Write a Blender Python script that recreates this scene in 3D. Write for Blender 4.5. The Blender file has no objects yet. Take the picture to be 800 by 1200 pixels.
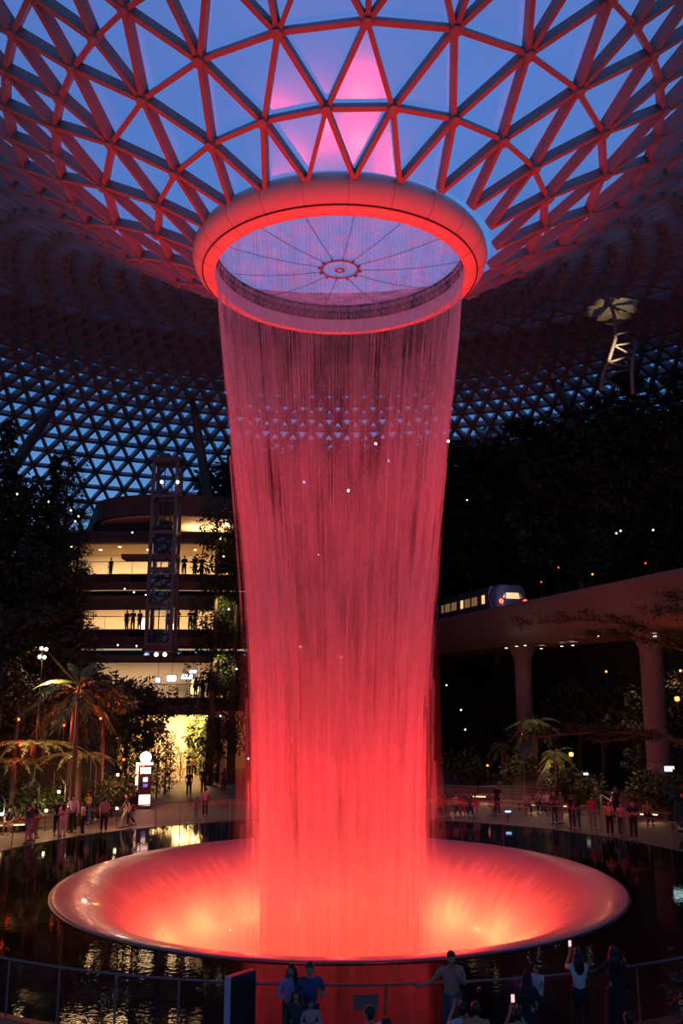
import bpy, bmesh, math, random
from mathutils import Vector, Matrix
R = random.Random(7)
PI = math.pi
S = bpy.context.scene
COL = S.collection
# ------------------------------------------------------------------ camera
CH, PITCH, F = 6.7, math.radians(11.87), 1017.0
cam_d = bpy.data.cameras.new('camera'); cam = bpy.data.objects.new('camera', cam_d); COL.objects.link(cam)
cam.location = (0, 0, CH); cam.rotation_euler = (PI/2 + PITCH, 0, 0)
cam_d.sensor_fit = 'HORIZONTAL'; cam_d.sensor_width = 24; cam_d.lens = 24*F/800
cam_d.clip_end = 600; cam_d.clip_start = .1
S.camera = cam
AX, AY = -0.07, 34.13          # axis of the waterfall
PX, PY, PR = 0.0, 34.6, 15.9   # pool edge circle

def ray(px, py):
    x, v = (px-400)/F, (600-py)/F
    return Vector((x, math.cos(PITCH)-v*math.sin(PITCH), math.sin(PITCH)+v*math.cos(PITCH)))
def on_y(px, py, Y):
    r = ray(px, py); t = Y/r.y
    return Vector((r.x*t, Y, CH+r.z*t))
def on_z(px, py, z=0.0):
    r = ray(px, py); t = (z-CH)/r.z
    return Vector((r.x*t, r.y*t, z))

# ------------------------------------------------------------------ materials
def mat(name, col, rough=.6, metal=0, emit=0, ecol=None, noise=0, nscale=4, spec=.5, bump=0, bscale=20):
    m = bpy.data.materials.new(name); m.use_nodes = True
    nt = m.node_tree; b = nt.nodes['Principled BSDF']
    b.inputs['Base Color'].default_value = (*col, 1); b.inputs['Roughness'].default_value = rough
    b.inputs['Metallic'].default_value = metal; b.inputs['Specular IOR Level'].default_value = spec
    if emit:
        b.inputs['Emission Color'].default_value = (*(ecol or col), 1); b.inputs['Emission Strength'].default_value = emit
    if noise or bump:
        tc = nt.nodes.new('ShaderNodeTexCoord')
    if noise:
        n = nt.nodes.new('ShaderNodeTexNoise'); n.inputs['Scale'].default_value = nscale; n.inputs['Detail'].default_value = 4
        nt.links.new(tc.outputs['Object'], n.inputs['Vector'])
        r = nt.nodes.new('ShaderNodeMix'); r.data_type = 'RGBA'
        nt.links.new(n.outputs['Fac'], r.inputs['Factor'])
        r.inputs['A'].default_value = (*[c*(1-noise) for c in col], 1)
        r.inputs['B'].default_value = (*[min(1, c*(1+noise)) for c in col], 1)
        nt.links.new(r.outputs['Result'], b.inputs['Base Color'])
    if bump:
        n = nt.nodes.new('ShaderNodeTexNoise'); n.inputs['Scale'].default_value = bscale
        nt.links.new(tc.outputs['Object'], n.inputs['Vector'])
        bp = nt.nodes.new('ShaderNodeBump'); bp.inputs['Strength'].default_value = bump; bp.inputs['Distance'].default_value = .05
        nt.links.new(n.outputs['Fac'], bp.inputs['Height']); nt.links.new(bp.outputs['Normal'], b.inputs['Normal'])
    return m
M = {}
M['steel'] = mat('white_painted_steel', (.23, .215, .22), .5, noise=.12, nscale=1.5)
M['ring'] = mat('ring_cladding', (.62, .59, .57), .45, noise=.06, nscale=3)
M['seam'] = mat('seam_gasket', (.05, .04, .04), .7)
M['darksteel'] = mat('dark_steel', (.06, .06, .065), .45, .6, noise=.2)
M['tower'] = mat('grey_tower_steel', (.13, .13, .145), .5, .2, noise=.15)
M['rail'] = mat('brushed_rail', (.20, .19, .19), .45, .6, noise=.1)
M['concrete'] = mat('pale_concrete', (.165, .13, .115), .8, noise=.12, nscale=.7, bump=.1)
M['slab'] = mat('dark_slab', (.09, .075, .065), .8, noise=.2, nscale=.5)
M['soffit'] = mat('cream_soffit', (.75, .60, .40), .7, noise=.06)
M['soffitglow'] = mat('soffit_glow', (.75,.6,.4), .6, emit=.42, ecol=(1,.66,.36))  # weak emission stands in for light falling on the soffit
M['wallcream'] = mat('cream_wall', (.72, .62, .50), .7, noise=.08)
M['panelw'] = mat('pale_panel', (.70, .66, .68), .6, noise=.05)
M['wood'] = mat('bench_wood', (.35, .20, .10), .6, noise=.3, nscale=6)
M['bark'] = mat('bark', (.10, .075, .055), .9, noise=.35, nscale=8, bump=.4)
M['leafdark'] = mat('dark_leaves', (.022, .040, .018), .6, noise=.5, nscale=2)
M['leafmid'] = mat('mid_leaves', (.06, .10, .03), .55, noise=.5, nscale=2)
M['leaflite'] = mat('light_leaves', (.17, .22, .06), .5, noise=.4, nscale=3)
M['soil'] = mat('planted_soil', (.016, .022, .012), .95, noise=.5, nscale=1.2, bump=.5, bscale=3)
M['black'] = mat('black_plastic', (.012, .012, .013), .4, noise=.2)
M['trainbody'] = mat('train_body', (.07, .065, .075), .35, noise=.1)
M['trainblue'] = mat('train_pale_front', (.45, .47, .75), .35, noise=.05)
M['winwarm'] = mat('lit_window', (.8, .6, .3), .3, emit=1.0, ecol=(1, .62, .22), noise=.3, nscale=3)
M['taillight'] = mat('red_tail_light', (1, .05, .03), .3, emit=7, ecol=(1, .05, .02))
M['lampwarm'] = mat('warm_lamp', (1, .8, .5), .4, emit=14, ecol=(1, .72, .38))
M['lampsoft'] = mat('soft_warm_lamp', (1, .8, .5), .4, emit=2.2, ecol=(1, .62, .26))
M['lampwhite'] = mat('white_lamp', (1, 1, 1), .4, emit=9, ecol=(.85, .92, 1))
M['lampred'] = mat('red_garden_lamp', (1, .2, .05), .4, emit=3, ecol=(1, .07, .015))
M['lampcandle'] = mat('candle_lamp', (1, .4, .1), .4, emit=4, ecol=(1, .20, .03))
M['lampcyan'] = mat('cyan_sign_lamp', (.6, .95, 1), .4, emit=3.2, ecol=(.6, .95, 1))
M['lampblue'] = mat('blue_lamp', (.4, .5, 1), .4, emit=5, ecol=(.35, .45, 1))
M['redlens'] = mat('flood_lens', (.35, .06, .05), .2, spec=.5)
M['screen'] = mat('phone_screen', (.5, .5, .6), .3, emit=1.1, ecol=(1, .60, .55))
M['signwhite'] = mat('lit_sign_white', (1, .95, .85), .4, emit=1.6, ecol=(1, .9, .78))
M['signblue'] = mat('lit_sign_blue', (.1, .1, .5), .4, emit=.7, ecol=(.2, .2, 1))
M['signdark'] = mat('sign_dark_face', (.03, .03, .06), .4, noise=.2)
M['signside'] = mat('sign_pale_edge', (.55, .45, .60), .5)
M['plaque'] = mat('plaque_grey', (.20, .17, .16), .5, noise=.1)
M['hair'] = mat('black_hair', (.010, .008, .008), .45, noise=.2)
M['skin'] = mat('skin', (.42, .25, .17), .6, noise=.08)
M['eye'] = mat('dark_eye', (.01, .008, .008), .3)

def cloth(name, c): return mat(name, c, .85, noise=.15, nscale=9)
CL = {k: cloth('cloth_'+k, c) for k, c in dict(
    black=(.015,.015,.018), charcoal=(.05,.05,.055), navy=(.03,.04,.09), blue=(.045,.075,.20), lavender=(.33,.28,.55),
    white=(.62,.60,.60), pink=(.55,.33,.36), salmon=(.45,.22,.19), tan=(.42,.32,.22), red=(.45,.05,.04),
    grey=(.22,.21,.21), yellow=(.40,.33,.07), denim=(.06,.08,.14), olive=(.10,.10,.06), orange=(.5,.22,.09)).items()}

def glass_pane(name, tint, gloss=.06, rough=.0, dirt=.0, dirtcol=(.8,.8,.8)):
    m = bpy.data.materials.new(name); m.use_nodes = True; nt = m.node_tree; nt.nodes.clear()
    out = nt.nodes.new('ShaderNodeOutputMaterial')
    tr = nt.nodes.new('ShaderNodeBsdfTransparent'); tr.inputs['Color'].default_value = (*tint, 1)
    gl = nt.nodes.new('ShaderNodeBsdfGlossy'); gl.inputs['Roughness'].default_value = rough; gl.inputs['Color'].default_value = (1,1,1,1)
    mx = nt.nodes.new('ShaderNodeMixShader'); mx.inputs[0].default_value = gloss
    nt.links.new(tr.outputs[0], mx.inputs[1]); nt.links.new(gl.outputs[0], mx.inputs[2])
    last = mx
    if dirt:
        tc = nt.nodes.new('ShaderNodeTexCoord'); n = nt.nodes.new('ShaderNodeTexNoise'); n.inputs['Scale'].default_value = 1.3; n.inputs['Detail'].default_value = 6
        nt.links.new(tc.outputs['Object'], n.inputs['Vector'])
        mr = nt.nodes.new('ShaderNodeMapRange'); mr.inputs['From Min'].default_value = .35; mr.inputs['From Max'].default_value = .75
        mr.inputs['To Min'].default_value = dirt*.3; mr.inputs['To Max'].default_value = dirt
        nt.links.new(n.outputs['Fac'], mr.inputs['Value'])
        df = nt.nodes.new('ShaderNodeBsdfDiffuse'); df.inputs['Color'].default_value = (*dirtcol, 1)
        tl = nt.nodes.new('ShaderNodeBsdfTranslucent'); tl.inputs['Color'].default_value = (*dirtcol, 1)
        ad = nt.nodes.new('ShaderNodeMixShader'); ad.inputs[0].default_value = .5
        nt.links.new(df.outputs[0], ad.inputs[1]); nt.links.new(tl.outputs[0], ad.inputs[2])
        m2 = nt.nodes.new('ShaderNodeMixShader')
        nt.links.new(mr.outputs[0], m2.inputs[0]); nt.links.new(mx.outputs[0], m2.inputs[1]); nt.links.new(ad.outputs[0], m2.inputs[2])
        last = m2
    nt.links.new(last.outputs[0], out.inputs['Surface'])
    return m
M['roofglass'] = glass_pane('roof_glass', (.88, .92, .96), .12, .16, .05)
M['discfilm'] = glass_pane('oculus_film', (.97, .95, .99), .04, .1, .55, (1, .94, .97))
M['railglass'] = glass_pane('rail_glass', (.90, .92, .92), .05)
M['towerglass'] = glass_pane('tower_glass', (.85, .88, .9), .06)

def water_mat(name, amin, amax, sx, sz, seed, thick=True):
    m = bpy.data.materials.new(name); m.use_nodes = True; nt = m.node_tree; nt.nodes.clear()
    out = nt.nodes.new('ShaderNodeOutputMaterial')
    tc = nt.nodes.new('ShaderNodeTexCoord'); mp = nt.nodes.new('ShaderNodeMapping')
    mp.inputs['Scale'].default_value = (sx, sx, sz); mp.inputs['Location'].default_value = (seed, seed*2, 0)
    n = nt.nodes.new('ShaderNodeTexNoise'); n.inputs['Scale'].default_value = 1; n.inputs['Detail'].default_value = 5; n.inputs['Roughness'].default_value = .6
    nt.links.new(tc.outputs['Object'], mp.inputs[0]); nt.links.new(mp.outputs[0], n.inputs['Vector'])
    mr = nt.nodes.new('ShaderNodeMapRange'); mr.inputs['From Min'].default_value = .40; mr.inputs['From Max'].default_value = .64
    nt.links.new(n.outputs['Fac'], mr.inputs['Value'])
    # the water breaks into denser spray as it falls
    sp = nt.nodes.new('ShaderNodeSeparateXYZ'); nt.links.new(tc.outputs['Object'], sp.inputs[0])
    hz = nt.nodes.new('ShaderNodeMapRange'); hz.inputs['From Min'].default_value = 24; hz.inputs['From Max'].default_value = 0
    hz.inputs['To Min'].default_value = amin; hz.inputs['To Max'].default_value = amax
    nt.links.new(sp.outputs['Z'], hz.inputs['Value'])
    mu = nt.nodes.new('ShaderNodeMath'); mu.operation = 'MULTIPLY'
    nt.links.new(mr.outputs[0], mu.inputs[0]); nt.links.new(hz.outputs[0], mu.inputs[1])
    geo = nt.nodes.new('ShaderNodeNewGeometry'); dt = nt.nodes.new('ShaderNodeVectorMath'); dt.operation = 'DOT_PRODUCT'
    nt.links.new(geo.outputs['Normal'], dt.inputs[0]); nt.links.new(geo.outputs['Incoming'], dt.inputs[1])
    def mth(op, a, b=None):
        q = nt.nodes.new('ShaderNodeMath'); q.operation = op
        for i, v in enumerate((a, b)):
            if v is None: continue
            if isinstance(v, (int, float)): q.inputs[i].default_value = v
            else: nt.links.new(v, q.inputs[i])
        return q.outputs[0]
    if thick:
        cs = mth('MAXIMUM', mth('ABSOLUTE', dt.outputs['Value']), .14)
        al = mth('SUBTRACT', 1, mth('EXPONENT', mth('MULTIPLY', mth('DIVIDE', mu.outputs[0], cs), -1)))
    else: al = mu.outputs[0]
    tr = nt.nodes.new('ShaderNodeBsdfTransparent')
    df = nt.nodes.new('ShaderNodeBsdfDiffuse'); df.inputs['Color'].default_value = (.80, .78, .78, 1)
    tl = nt.nodes.new('ShaderNodeBsdfTranslucent'); tl.inputs['Color'].default_value = (.80, .78, .78, 1)
    a = nt.nodes.new('ShaderNodeMixShader'); a.inputs[0].default_value = .5
    nt.links.new(df.outputs[0], a.inputs[1]); nt.links.new(tl.outputs[0], a.inputs[2])
    b = nt.nodes.new('ShaderNodeMixShader')
    nt.links.new(al, b.inputs[0]); nt.links.new(tr.outputs[0], b.inputs[1]); nt.links.new(a.outputs[0], b.inputs[2])
    nt.links.new(b.outputs[0], out.inputs['Surface'])
    return m
M['water_sheet'] = water_mat('falling_water_sheet', .10, .80, 2.4, .05, 3)
M['water_veil'] = water_mat('falling_water_veil', .09, .70, 1.2, .04, 11)
M['water_strand'] = water_mat('falling_water_strand', .50, .10, 2.0, .35, 5, False)

def pool_mat():
    m = mat('dark_pool_water', (.006, .007, .008), 0.0, spec=.5)
    nt = m.node_tree; b = nt.nodes['Principled BSDF']
    b.inputs['IOR'].default_value = 1.13
    tc = nt.nodes.new('ShaderNodeTexCoord'); n = nt.nodes.new('ShaderNodeTexNoise'); n.inputs['Scale'].default_value = 5; n.inputs['Detail'].default_value = 3
    nt.links.new(tc.outputs['Object'], n.inputs['Vector'])
    bp = nt.nodes.new('ShaderNodeBump'); bp.inputs['Strength'].default_value = .05; bp.inputs['Distance'].default_value = .05
    nt.links.new(n.outputs['Fac'], bp.inputs['Height']); nt.links.new(bp.outputs['Normal'], b.inputs['Normal'])
    return m
M['pool'] = pool_mat()
def basin_mat():
    m = mat('wet_acrylic', (.40, .34, .31), .30, spec=.4)
    nt = m.node_tree; b = nt.nodes['Principled BSDF']
    b.inputs['Coat Weight'].default_value = .25; b.inputs['Coat Roughness'].default_value = .06
    tc = nt.nodes.new('ShaderNodeTexCoord'); sp = nt.nodes.new('ShaderNodeSeparateXYZ'); nt.links.new(tc.outputs['Object'], sp.inputs[0])
    at = nt.nodes.new('ShaderNodeMath'); at.operation = 'ARCTAN2'; nt.links.new(sp.outputs['X'], at.inputs[0]); nt.links.new(sp.outputs['Y'], at.inputs[1])
    cb = nt.nodes.new('ShaderNodeCombineXYZ'); nt.links.new(at.outputs[0], cb.inputs['X']); nt.links.new(sp.outputs['Z'], cb.inputs['Y'])
    mp = nt.nodes.new('ShaderNodeMapping'); mp.inputs['Scale'].default_value = (26, 1.1, 1); nt.links.new(cb.outputs[0], mp.inputs[0])
    n = nt.nodes.new('ShaderNodeTexNoise'); n.inputs['Scale'].default_value = 1; n.inputs['Detail'].default_value = 6; n.inputs['Roughness'].default_value = .62
    nt.links.new(mp.outputs[0], n.inputs['Vector'])
    # white water: the film breaks up into foam streaks below the smooth lip
    ad = nt.nodes.new('ShaderNodeMath'); ad.operation = 'MULTIPLY_ADD'; nt.links.new(n.outputs['Fac'], ad.inputs[0]); ad.inputs[1].default_value = -2.6; nt.links.new(sp.outputs['Z'], ad.inputs[2])
    mr = nt.nodes.new('ShaderNodeMapRange'); mr.inputs['From Min'].default_value = -1.7; mr.inputs['From Max'].default_value = -3.6
    nt.links.new(ad.outputs[0], mr.inputs['Value'])
    mx = nt.nodes.new('ShaderNodeMix'); mx.data_type = 'RGBA'; mx.inputs['A'].default_value = (.40, .34, .31, 1); mx.inputs['B'].default_value = (.85, .80, .75, 1)
    nt.links.new(mr.outputs[0], mx.inputs['Factor']); nt.links.new(mx.outputs['Result'], b.inputs['Base Color'])
    bp = nt.nodes.new('ShaderNodeBump'); bp.inputs['Strength'].default_value = .45; bp.inputs['Distance'].default_value = .15
    nt.links.new(n.outputs['Fac'], bp.inputs['Height']); nt.links.new(bp.outputs['Normal'], b.inputs['Normal'])
    return m
M['basin'] = basin_mat()
def floor_mat():
    m = mat('plaza_stone', (.34, .27, .21), .65, spec=.3)
    nt = m.node_tree; b = nt.nodes['Principled BSDF']
    tc = nt.nodes.new('ShaderNodeTexCoord'); br = nt.nodes.new('ShaderNodeTexBrick')
    br.inputs['Scale'].default_value = .8; br.inputs['Mortar Size'].default_value = .008
    br.inputs['Color1'].default_value = (.20, .15, .11, 1); br.inputs['Color2'].default_value = (.16, .125, .095, 1); br.inputs['Mortar'].default_value = (.08, .06, .05, 1)
    nt.links.new(tc.outputs['Object'], br.inputs['Vector']); nt.links.new(br.outputs['Color'], b.inputs['Base Color'])
    return m
M['floor'] = floor_mat()

# ------------------------------------------------------------------ mesh helpers
class MB:
    def __init__(s): s.v = []; s.f = []
    def add(s, vs, fs):
        o = len(s.v); s.v += [tuple(v) for v in vs]; s.f += [tuple(i+o for i in f) for f in fs]
    def box(s, c, d, rz=0, mtx=None):
        hx, hy, hz = d[0]/2, d[1]/2, d[2]/2
        vs = [Vector((x, y, z)) for x in (-hx, hx) for y in (-hy, hy) for z in (-hz, hz)]
        m = Matrix.Translation(c) @ (mtx or Matrix.Rotation(rz, 4, 'Z'))
        s.add([m @ v for v in vs], [(0,1,3,2),(4,6,7,5),(0,4,5,1),(2,3,7,6),(0,2,6,4),(1,5,7,3)])
    def beam(s, p, q, w, d, n):
        p, q, n = Vector(p), Vector(q), Vector(n).normalized()
        t = (q-p)
        if t.length < 1e-5: return
        t.normalize(); b = t.cross(n).normalized()*(w/2); n2 = b.cross(t).normalized()*(-d)
        if n2.dot(n) < 0: n2 = -n2
        vs = [p-b, p+b, p+b+n2, p-b+n2, q-b, q+b, q+b+n2, q-b+n2]
        s.add(vs, [(0,1,2,3),(4,7,6,5),(0,4,5,1),(1,5,6,2),(2,6,7,3),(3,7,4,0)])
    def tube(s, pts, r, n=8, cap=True):
        pts = [Vector(p) for p in pts]; rs = r if isinstance(r, (list, tuple)) else [r]*len(pts)
        o = len(s.v); up = None
        for i, p in enumerate(pts):
            t = (pts[min(i+1, len(pts)-1)]-pts[max(i-1, 0)])
            if t.length < 1e-7: t = Vector((0,0,1))
            t.normalize()
            if up is None: up = t.orthogonal().normalized()
            up = (up-t*up.dot(t))
            up = up.normalized() if up.length > 1e-5 else t.orthogonal().normalized()
            b = t.cross(up)
            for k in range(n):
                a = 2*PI*k/n
                s.v.append(tuple(p+(up*math.cos(a)+b*math.sin(a))*rs[i]))
        for i in range(len(pts)-1):
            for k in range(n):
                k2 = (k+1) % n
                s.f.append((o+i*n+k, o+i*n+k2, o+(i+1)*n+k2, o+(i+1)*n+k))
        if cap:
            s.f.append(tuple(o+k for k in reversed(range(n)))); s.f.append(tuple(o+(len(pts)-1)*n+k for k in range(n)))
    def lathe(s, prof, n=64, c=(0,0,0), closed=False, a0=0, a1=2*PI):
        o = len(s.v); full = abs(a1-a0-2*PI) < 1e-6; cols = n if full else n+1
        for j in range(cols):
            a = a0+(a1-a0)*j/n
            for r, z in prof: s.v.append((c[0]+r*math.sin(a), c[1]-r*math.cos(a), c[2]+z))
        L = len(prof)
        for j in range(n):
            j2 = (j+1) % cols
            for i in range(L if closed else L-1):
                i2 = (i+1) % L
                s.f.append((o+j*L+i, o+j2*L+i, o+j2*L+i2, o+j*L+i2))
    def ball(s, c, r, nu=10, nv=7, mtx=None):
        r = r if isinstance(r, (list, tuple)) else (r, r, r); c = Vector(c)
        vs = []; fs = []
        for i in range(1, nv):
            th = PI*i/nv
            for k in range(nu):
                a = 2*PI*k/nu
                v = Vector((r[0]*math.sin(th)*math.cos(a), r[1]*math.sin(th)*math.sin(a), r[2]*math.cos(th)))
                vs.append(c+((mtx @ v) if mtx else v))
        top = Vector((0,0,r[2])); vs.append(c+((mtx @ top) if mtx else top)); vs.append(c-((mtx @ top) if mtx else top))
        T, B = len(vs)-2, len(vs)-1
        for i in range(nv-2):
            for k in range(nu):
                k2 = (k+1) % nu
                fs.append((i*nu+k, (i+1)*nu+k, (i+1)*nu+k2, i*nu+k2))
        for k in range(nu):
            k2 = (k+1) % nu
            fs.append((T, k, k2)); fs.append((B, (nv-2)*nu+k2, (nv-2)*nu+k))
        s.add(vs, fs)
    def prism(s, poly, z0, z1):
        n = len(poly); vs = [(x, y, z0) for x, y in poly]+[(x, y, z1) for x, y in poly]
        fs = [tuple(reversed(range(n))), tuple(range(n, 2*n))]+[(i, (i+1) % n, n+(i+1) % n, n+i) for i in range(n)]
        s.add(vs, fs)
    def leaf(s, c, d, L, W, up=None):
        d = Vector(d).normalized(); up = Vector(up) if up else Vector((R.uniform(-1,1), R.uniform(-1,1), 1))
        b = d.cross(up)
        b = b.normalized() if b.length > 1e-4 else d.orthogonal().normalized()
        c = Vector(c); n = b.cross(d)
        s.add([c, c+d*L*.5+b*W*.5-n*W*.12, c+d*L-n*L*.15, c+d*L*.5-b*W*.5-n*W*.12], [(0,1,2,3)])
    def mesh(s, name, m, smooth=False):
        me = bpy.data.meshes.new(name); me.from_pydata(s.v, [], s.f)
        if m: me.materials.append(m)
        if smooth: me.polygons.foreach_set('use_smooth', [True]*len(me.polygons))
        me.update(); return me
    def build(s, name, m, parent=None, smooth=False, loc=None):
        return link(name, s.mesh(name, m, smooth), parent, loc)
def build2(name, pairs, parent, smooth=True):
    # one mesh, several materials
    me = bpy.data.meshes.new(name); v = []; f = []; mi = []
    for k, (b, m) in enumerate(pairs):
        o = len(v); v += b.v; f += [tuple(i+o for i in q) for q in b.f]; mi += [k]*len(b.f); me.materials.append(m)
    me.from_pydata(v, [], f); me.polygons.foreach_set('material_index', mi); me.polygons.foreach_set('use_smooth', [smooth]*len(f)); me.update()
    return link(name, me, parent)
def link(name, me, parent=None, loc=None):
    o = bpy.data.objects.new(name, me); COL.objects.link(o)
    if parent: o.parent = parent
    if loc is not None: o.location = loc
    return o
def bevel(o, w=.02, seg=2):
    b = o.modifiers.new('bevel', 'BEVEL'); b.width = w; b.segments = seg; b.limit_method = 'ANGLE'; return o
def tag(o, label=None, cat=None, group=None, kind=None):
    if label: o['label'] = label
    if cat: o['category'] = cat
    if group: o['group'] = group
    if kind: o['kind'] = kind
    return o
def empty(name, loc=(0,0,0), rz=0, **k):
    o = bpy.data.objects.new(name, None); COL.objects.link(o); o.location = loc; o.rotation_euler = (0,0,rz); o.empty_display_size = .2
    return tag(o, **k)
def copy_tree(o, parent=None):
    c = o.copy(); COL.objects.link(c)
    if parent: c.parent = parent
    for ch in list(o.children): copy_tree(ch, c)
    return c
def light(kind, name, loc, power, col, size=.1, target=None, angle=60, blend=.5):
    d = bpy.data.lights.new(name, kind); d.energy = power; d.color = col
    o = bpy.data.objects.new(name, d); COL.objects.link(o); o.location = loc
    if kind == 'SPOT': d.spot_size = math.radians(angle); d.spot_blend = blend; d.shadow_soft_size = size
    elif kind == 'AREA': d.shape = 'RECTANGLE'; d.size = size if not isinstance(size, tuple) else size[0]; d.size_y = size if not isinstance(size, tuple) else size[1]
    else: d.shadow_soft_size = size
    if target is not None:
        o.rotation_euler = (Vector(target)-Vector(loc)).to_track_quat('-Z', 'Y').to_euler()
    return o

# ------------------------------------------------------------------ world: dusk sky
w = bpy.data.worlds.new('dusk'); S.world = w; w.use_nodes = True; nt = w.node_tree
bg = nt.nodes['Background']
tc = nt.nodes.new('ShaderNodeTexCoord'); sp = nt.nodes.new('ShaderNodeSeparateXYZ'); nt.links.new(tc.outputs['Generated'], sp.inputs[0])
rp = nt.nodes.new('ShaderNodeValToRGB'); nt.links.new(sp.outputs['Z'], rp.inputs[0])
rp.color_ramp.elements[0].position = 0; rp.color_ramp.elements[0].color = (.34, .62, .98, 1)
rp.color_ramp.elements[1].position = 1; rp.color_ramp.elements[1].color = (.24, .30, .86, 1)
e = rp.color_ramp.elements.new(.35); e.color = (.065, .32, .88, 1)
nz = nt.nodes.new('ShaderNodeTexNoise'); nz.inputs['Scale'].default_value = 3; nz.inputs['Detail'].default_value = 5
nt.links.new(tc.outputs['Generated'], nz.inputs['Vector'])
mx = nt.nodes.new('ShaderNodeMix'); mx.data_type = 'RGBA'; mx.blend_type = 'MULTIPLY'; mx.inputs['Factor'].default_value = .5
nt.links.new(rp.outputs[0], mx.inputs['A']); nt.links.new(nz.outputs['Fac'], mx.inputs['B'])
nt.links.new(mx.outputs['Result'], bg.inputs['Color']); bg.inputs['Strength'].default_value = 1.0
S.view_settings.view_transform = 'Standard'; S.view_settings.look = 'None'; S.view_settings.exposure = 0; S.view_settings.gamma = 1
S.view_settings.use_curve_mapping = False
S.cycles.transparent_max_bounces = 40; S.cycles.max_bounces = 8; S.cycles.diffuse_bounces = 3; S.cycles.glossy_bounces = 4
S.cycles.transmission_bounces = 4; S.cycles.volume_bounces = 0; S.cycles.use_denoising = True
S.cycles.sample_clamp_indirect = 4; S.cycles.caustics_reflective = False; S.cycles.caustics_refractive = False

# ------------------------------------------------------------------ roof
PROF = [(6.05,25.0),(8.1,26.25),(10.32,27.55),(12.4,28.85),(14.4,30.1),(20,33.4),(27,36.5),(34,38.5),(41,39.5),(48,39.1),(55,37.0),(62,33.0),(68,27.5),(73,21),(77,13),(79,5),(79.5,-.2)]
def prof_dense():
    P = [Vector((a, 0, b)) for a, b in PROF]; out = []
    for i in range(len(P)-1):
        p0, p1, p2, p3 = P[max(i-1,0)], P[i], P[i+1], P[min(i+2,len(P)-1)]
        for k in range(20):
            t = k/20
            out.append(.5*((2*p1)+(p2-p0)*t+(2*p0-5*p1+4*p2-p3)*t*t+(3*p1-p0-3*p2+p3)*t**3))
    out.append(P[-1]); return out
PD = prof_dense()
def rows_along():
    L = [0]
    for a, b in zip(PD, PD[1:]): L.append(L[-1]+(b-a).length)
    def at(s):
        for i in range(len(L)-1):
            if L[i+1] >= s:
                t = (s-L[i])/(L[i+1]-L[i]); return PD[i].lerp(PD[i+1], t)
        return PD[-1]
    s = 0; rows = []; N = 23; ph = -.917
    steps = [2.4, 2.6, 2.45, 2.35]
    k = 0
    while s < L[-1]-.3:
        p = at(s); rows.append((p.x, p.z, N, ph))
        nxtN = N
        if k == 2 or (N == 46 and p.x > 20.5) or (N == 92 and p.x > 39): nxtN = 2*N
        st = steps[k] if k < 4 else (2.35 if N == 46 else (2.25 if N == 92 else 2.05))
        if nxtN == N: ph = ph+.5
        else: ph = ph*2
        N = nxtN; s += st; k += 1
    p = PD[-1]; rows.append((p.x, p.z, N, ph)); return rows
ROWS = rows_along()
def roof_pt(r, z, a):
    k = min(r, 14.0); fade = 1 if r < 20 else max(0, 1-(r-20)/25)
    cx = .062*k*fade
    s, c = math.sin(a), -math.cos(a)
    return Vector((AX+cx+r*s, AY+r*c, z+fade*(.068*(k-4.5)*s*1.1-.03*(k-4.5)*c)))
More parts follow.
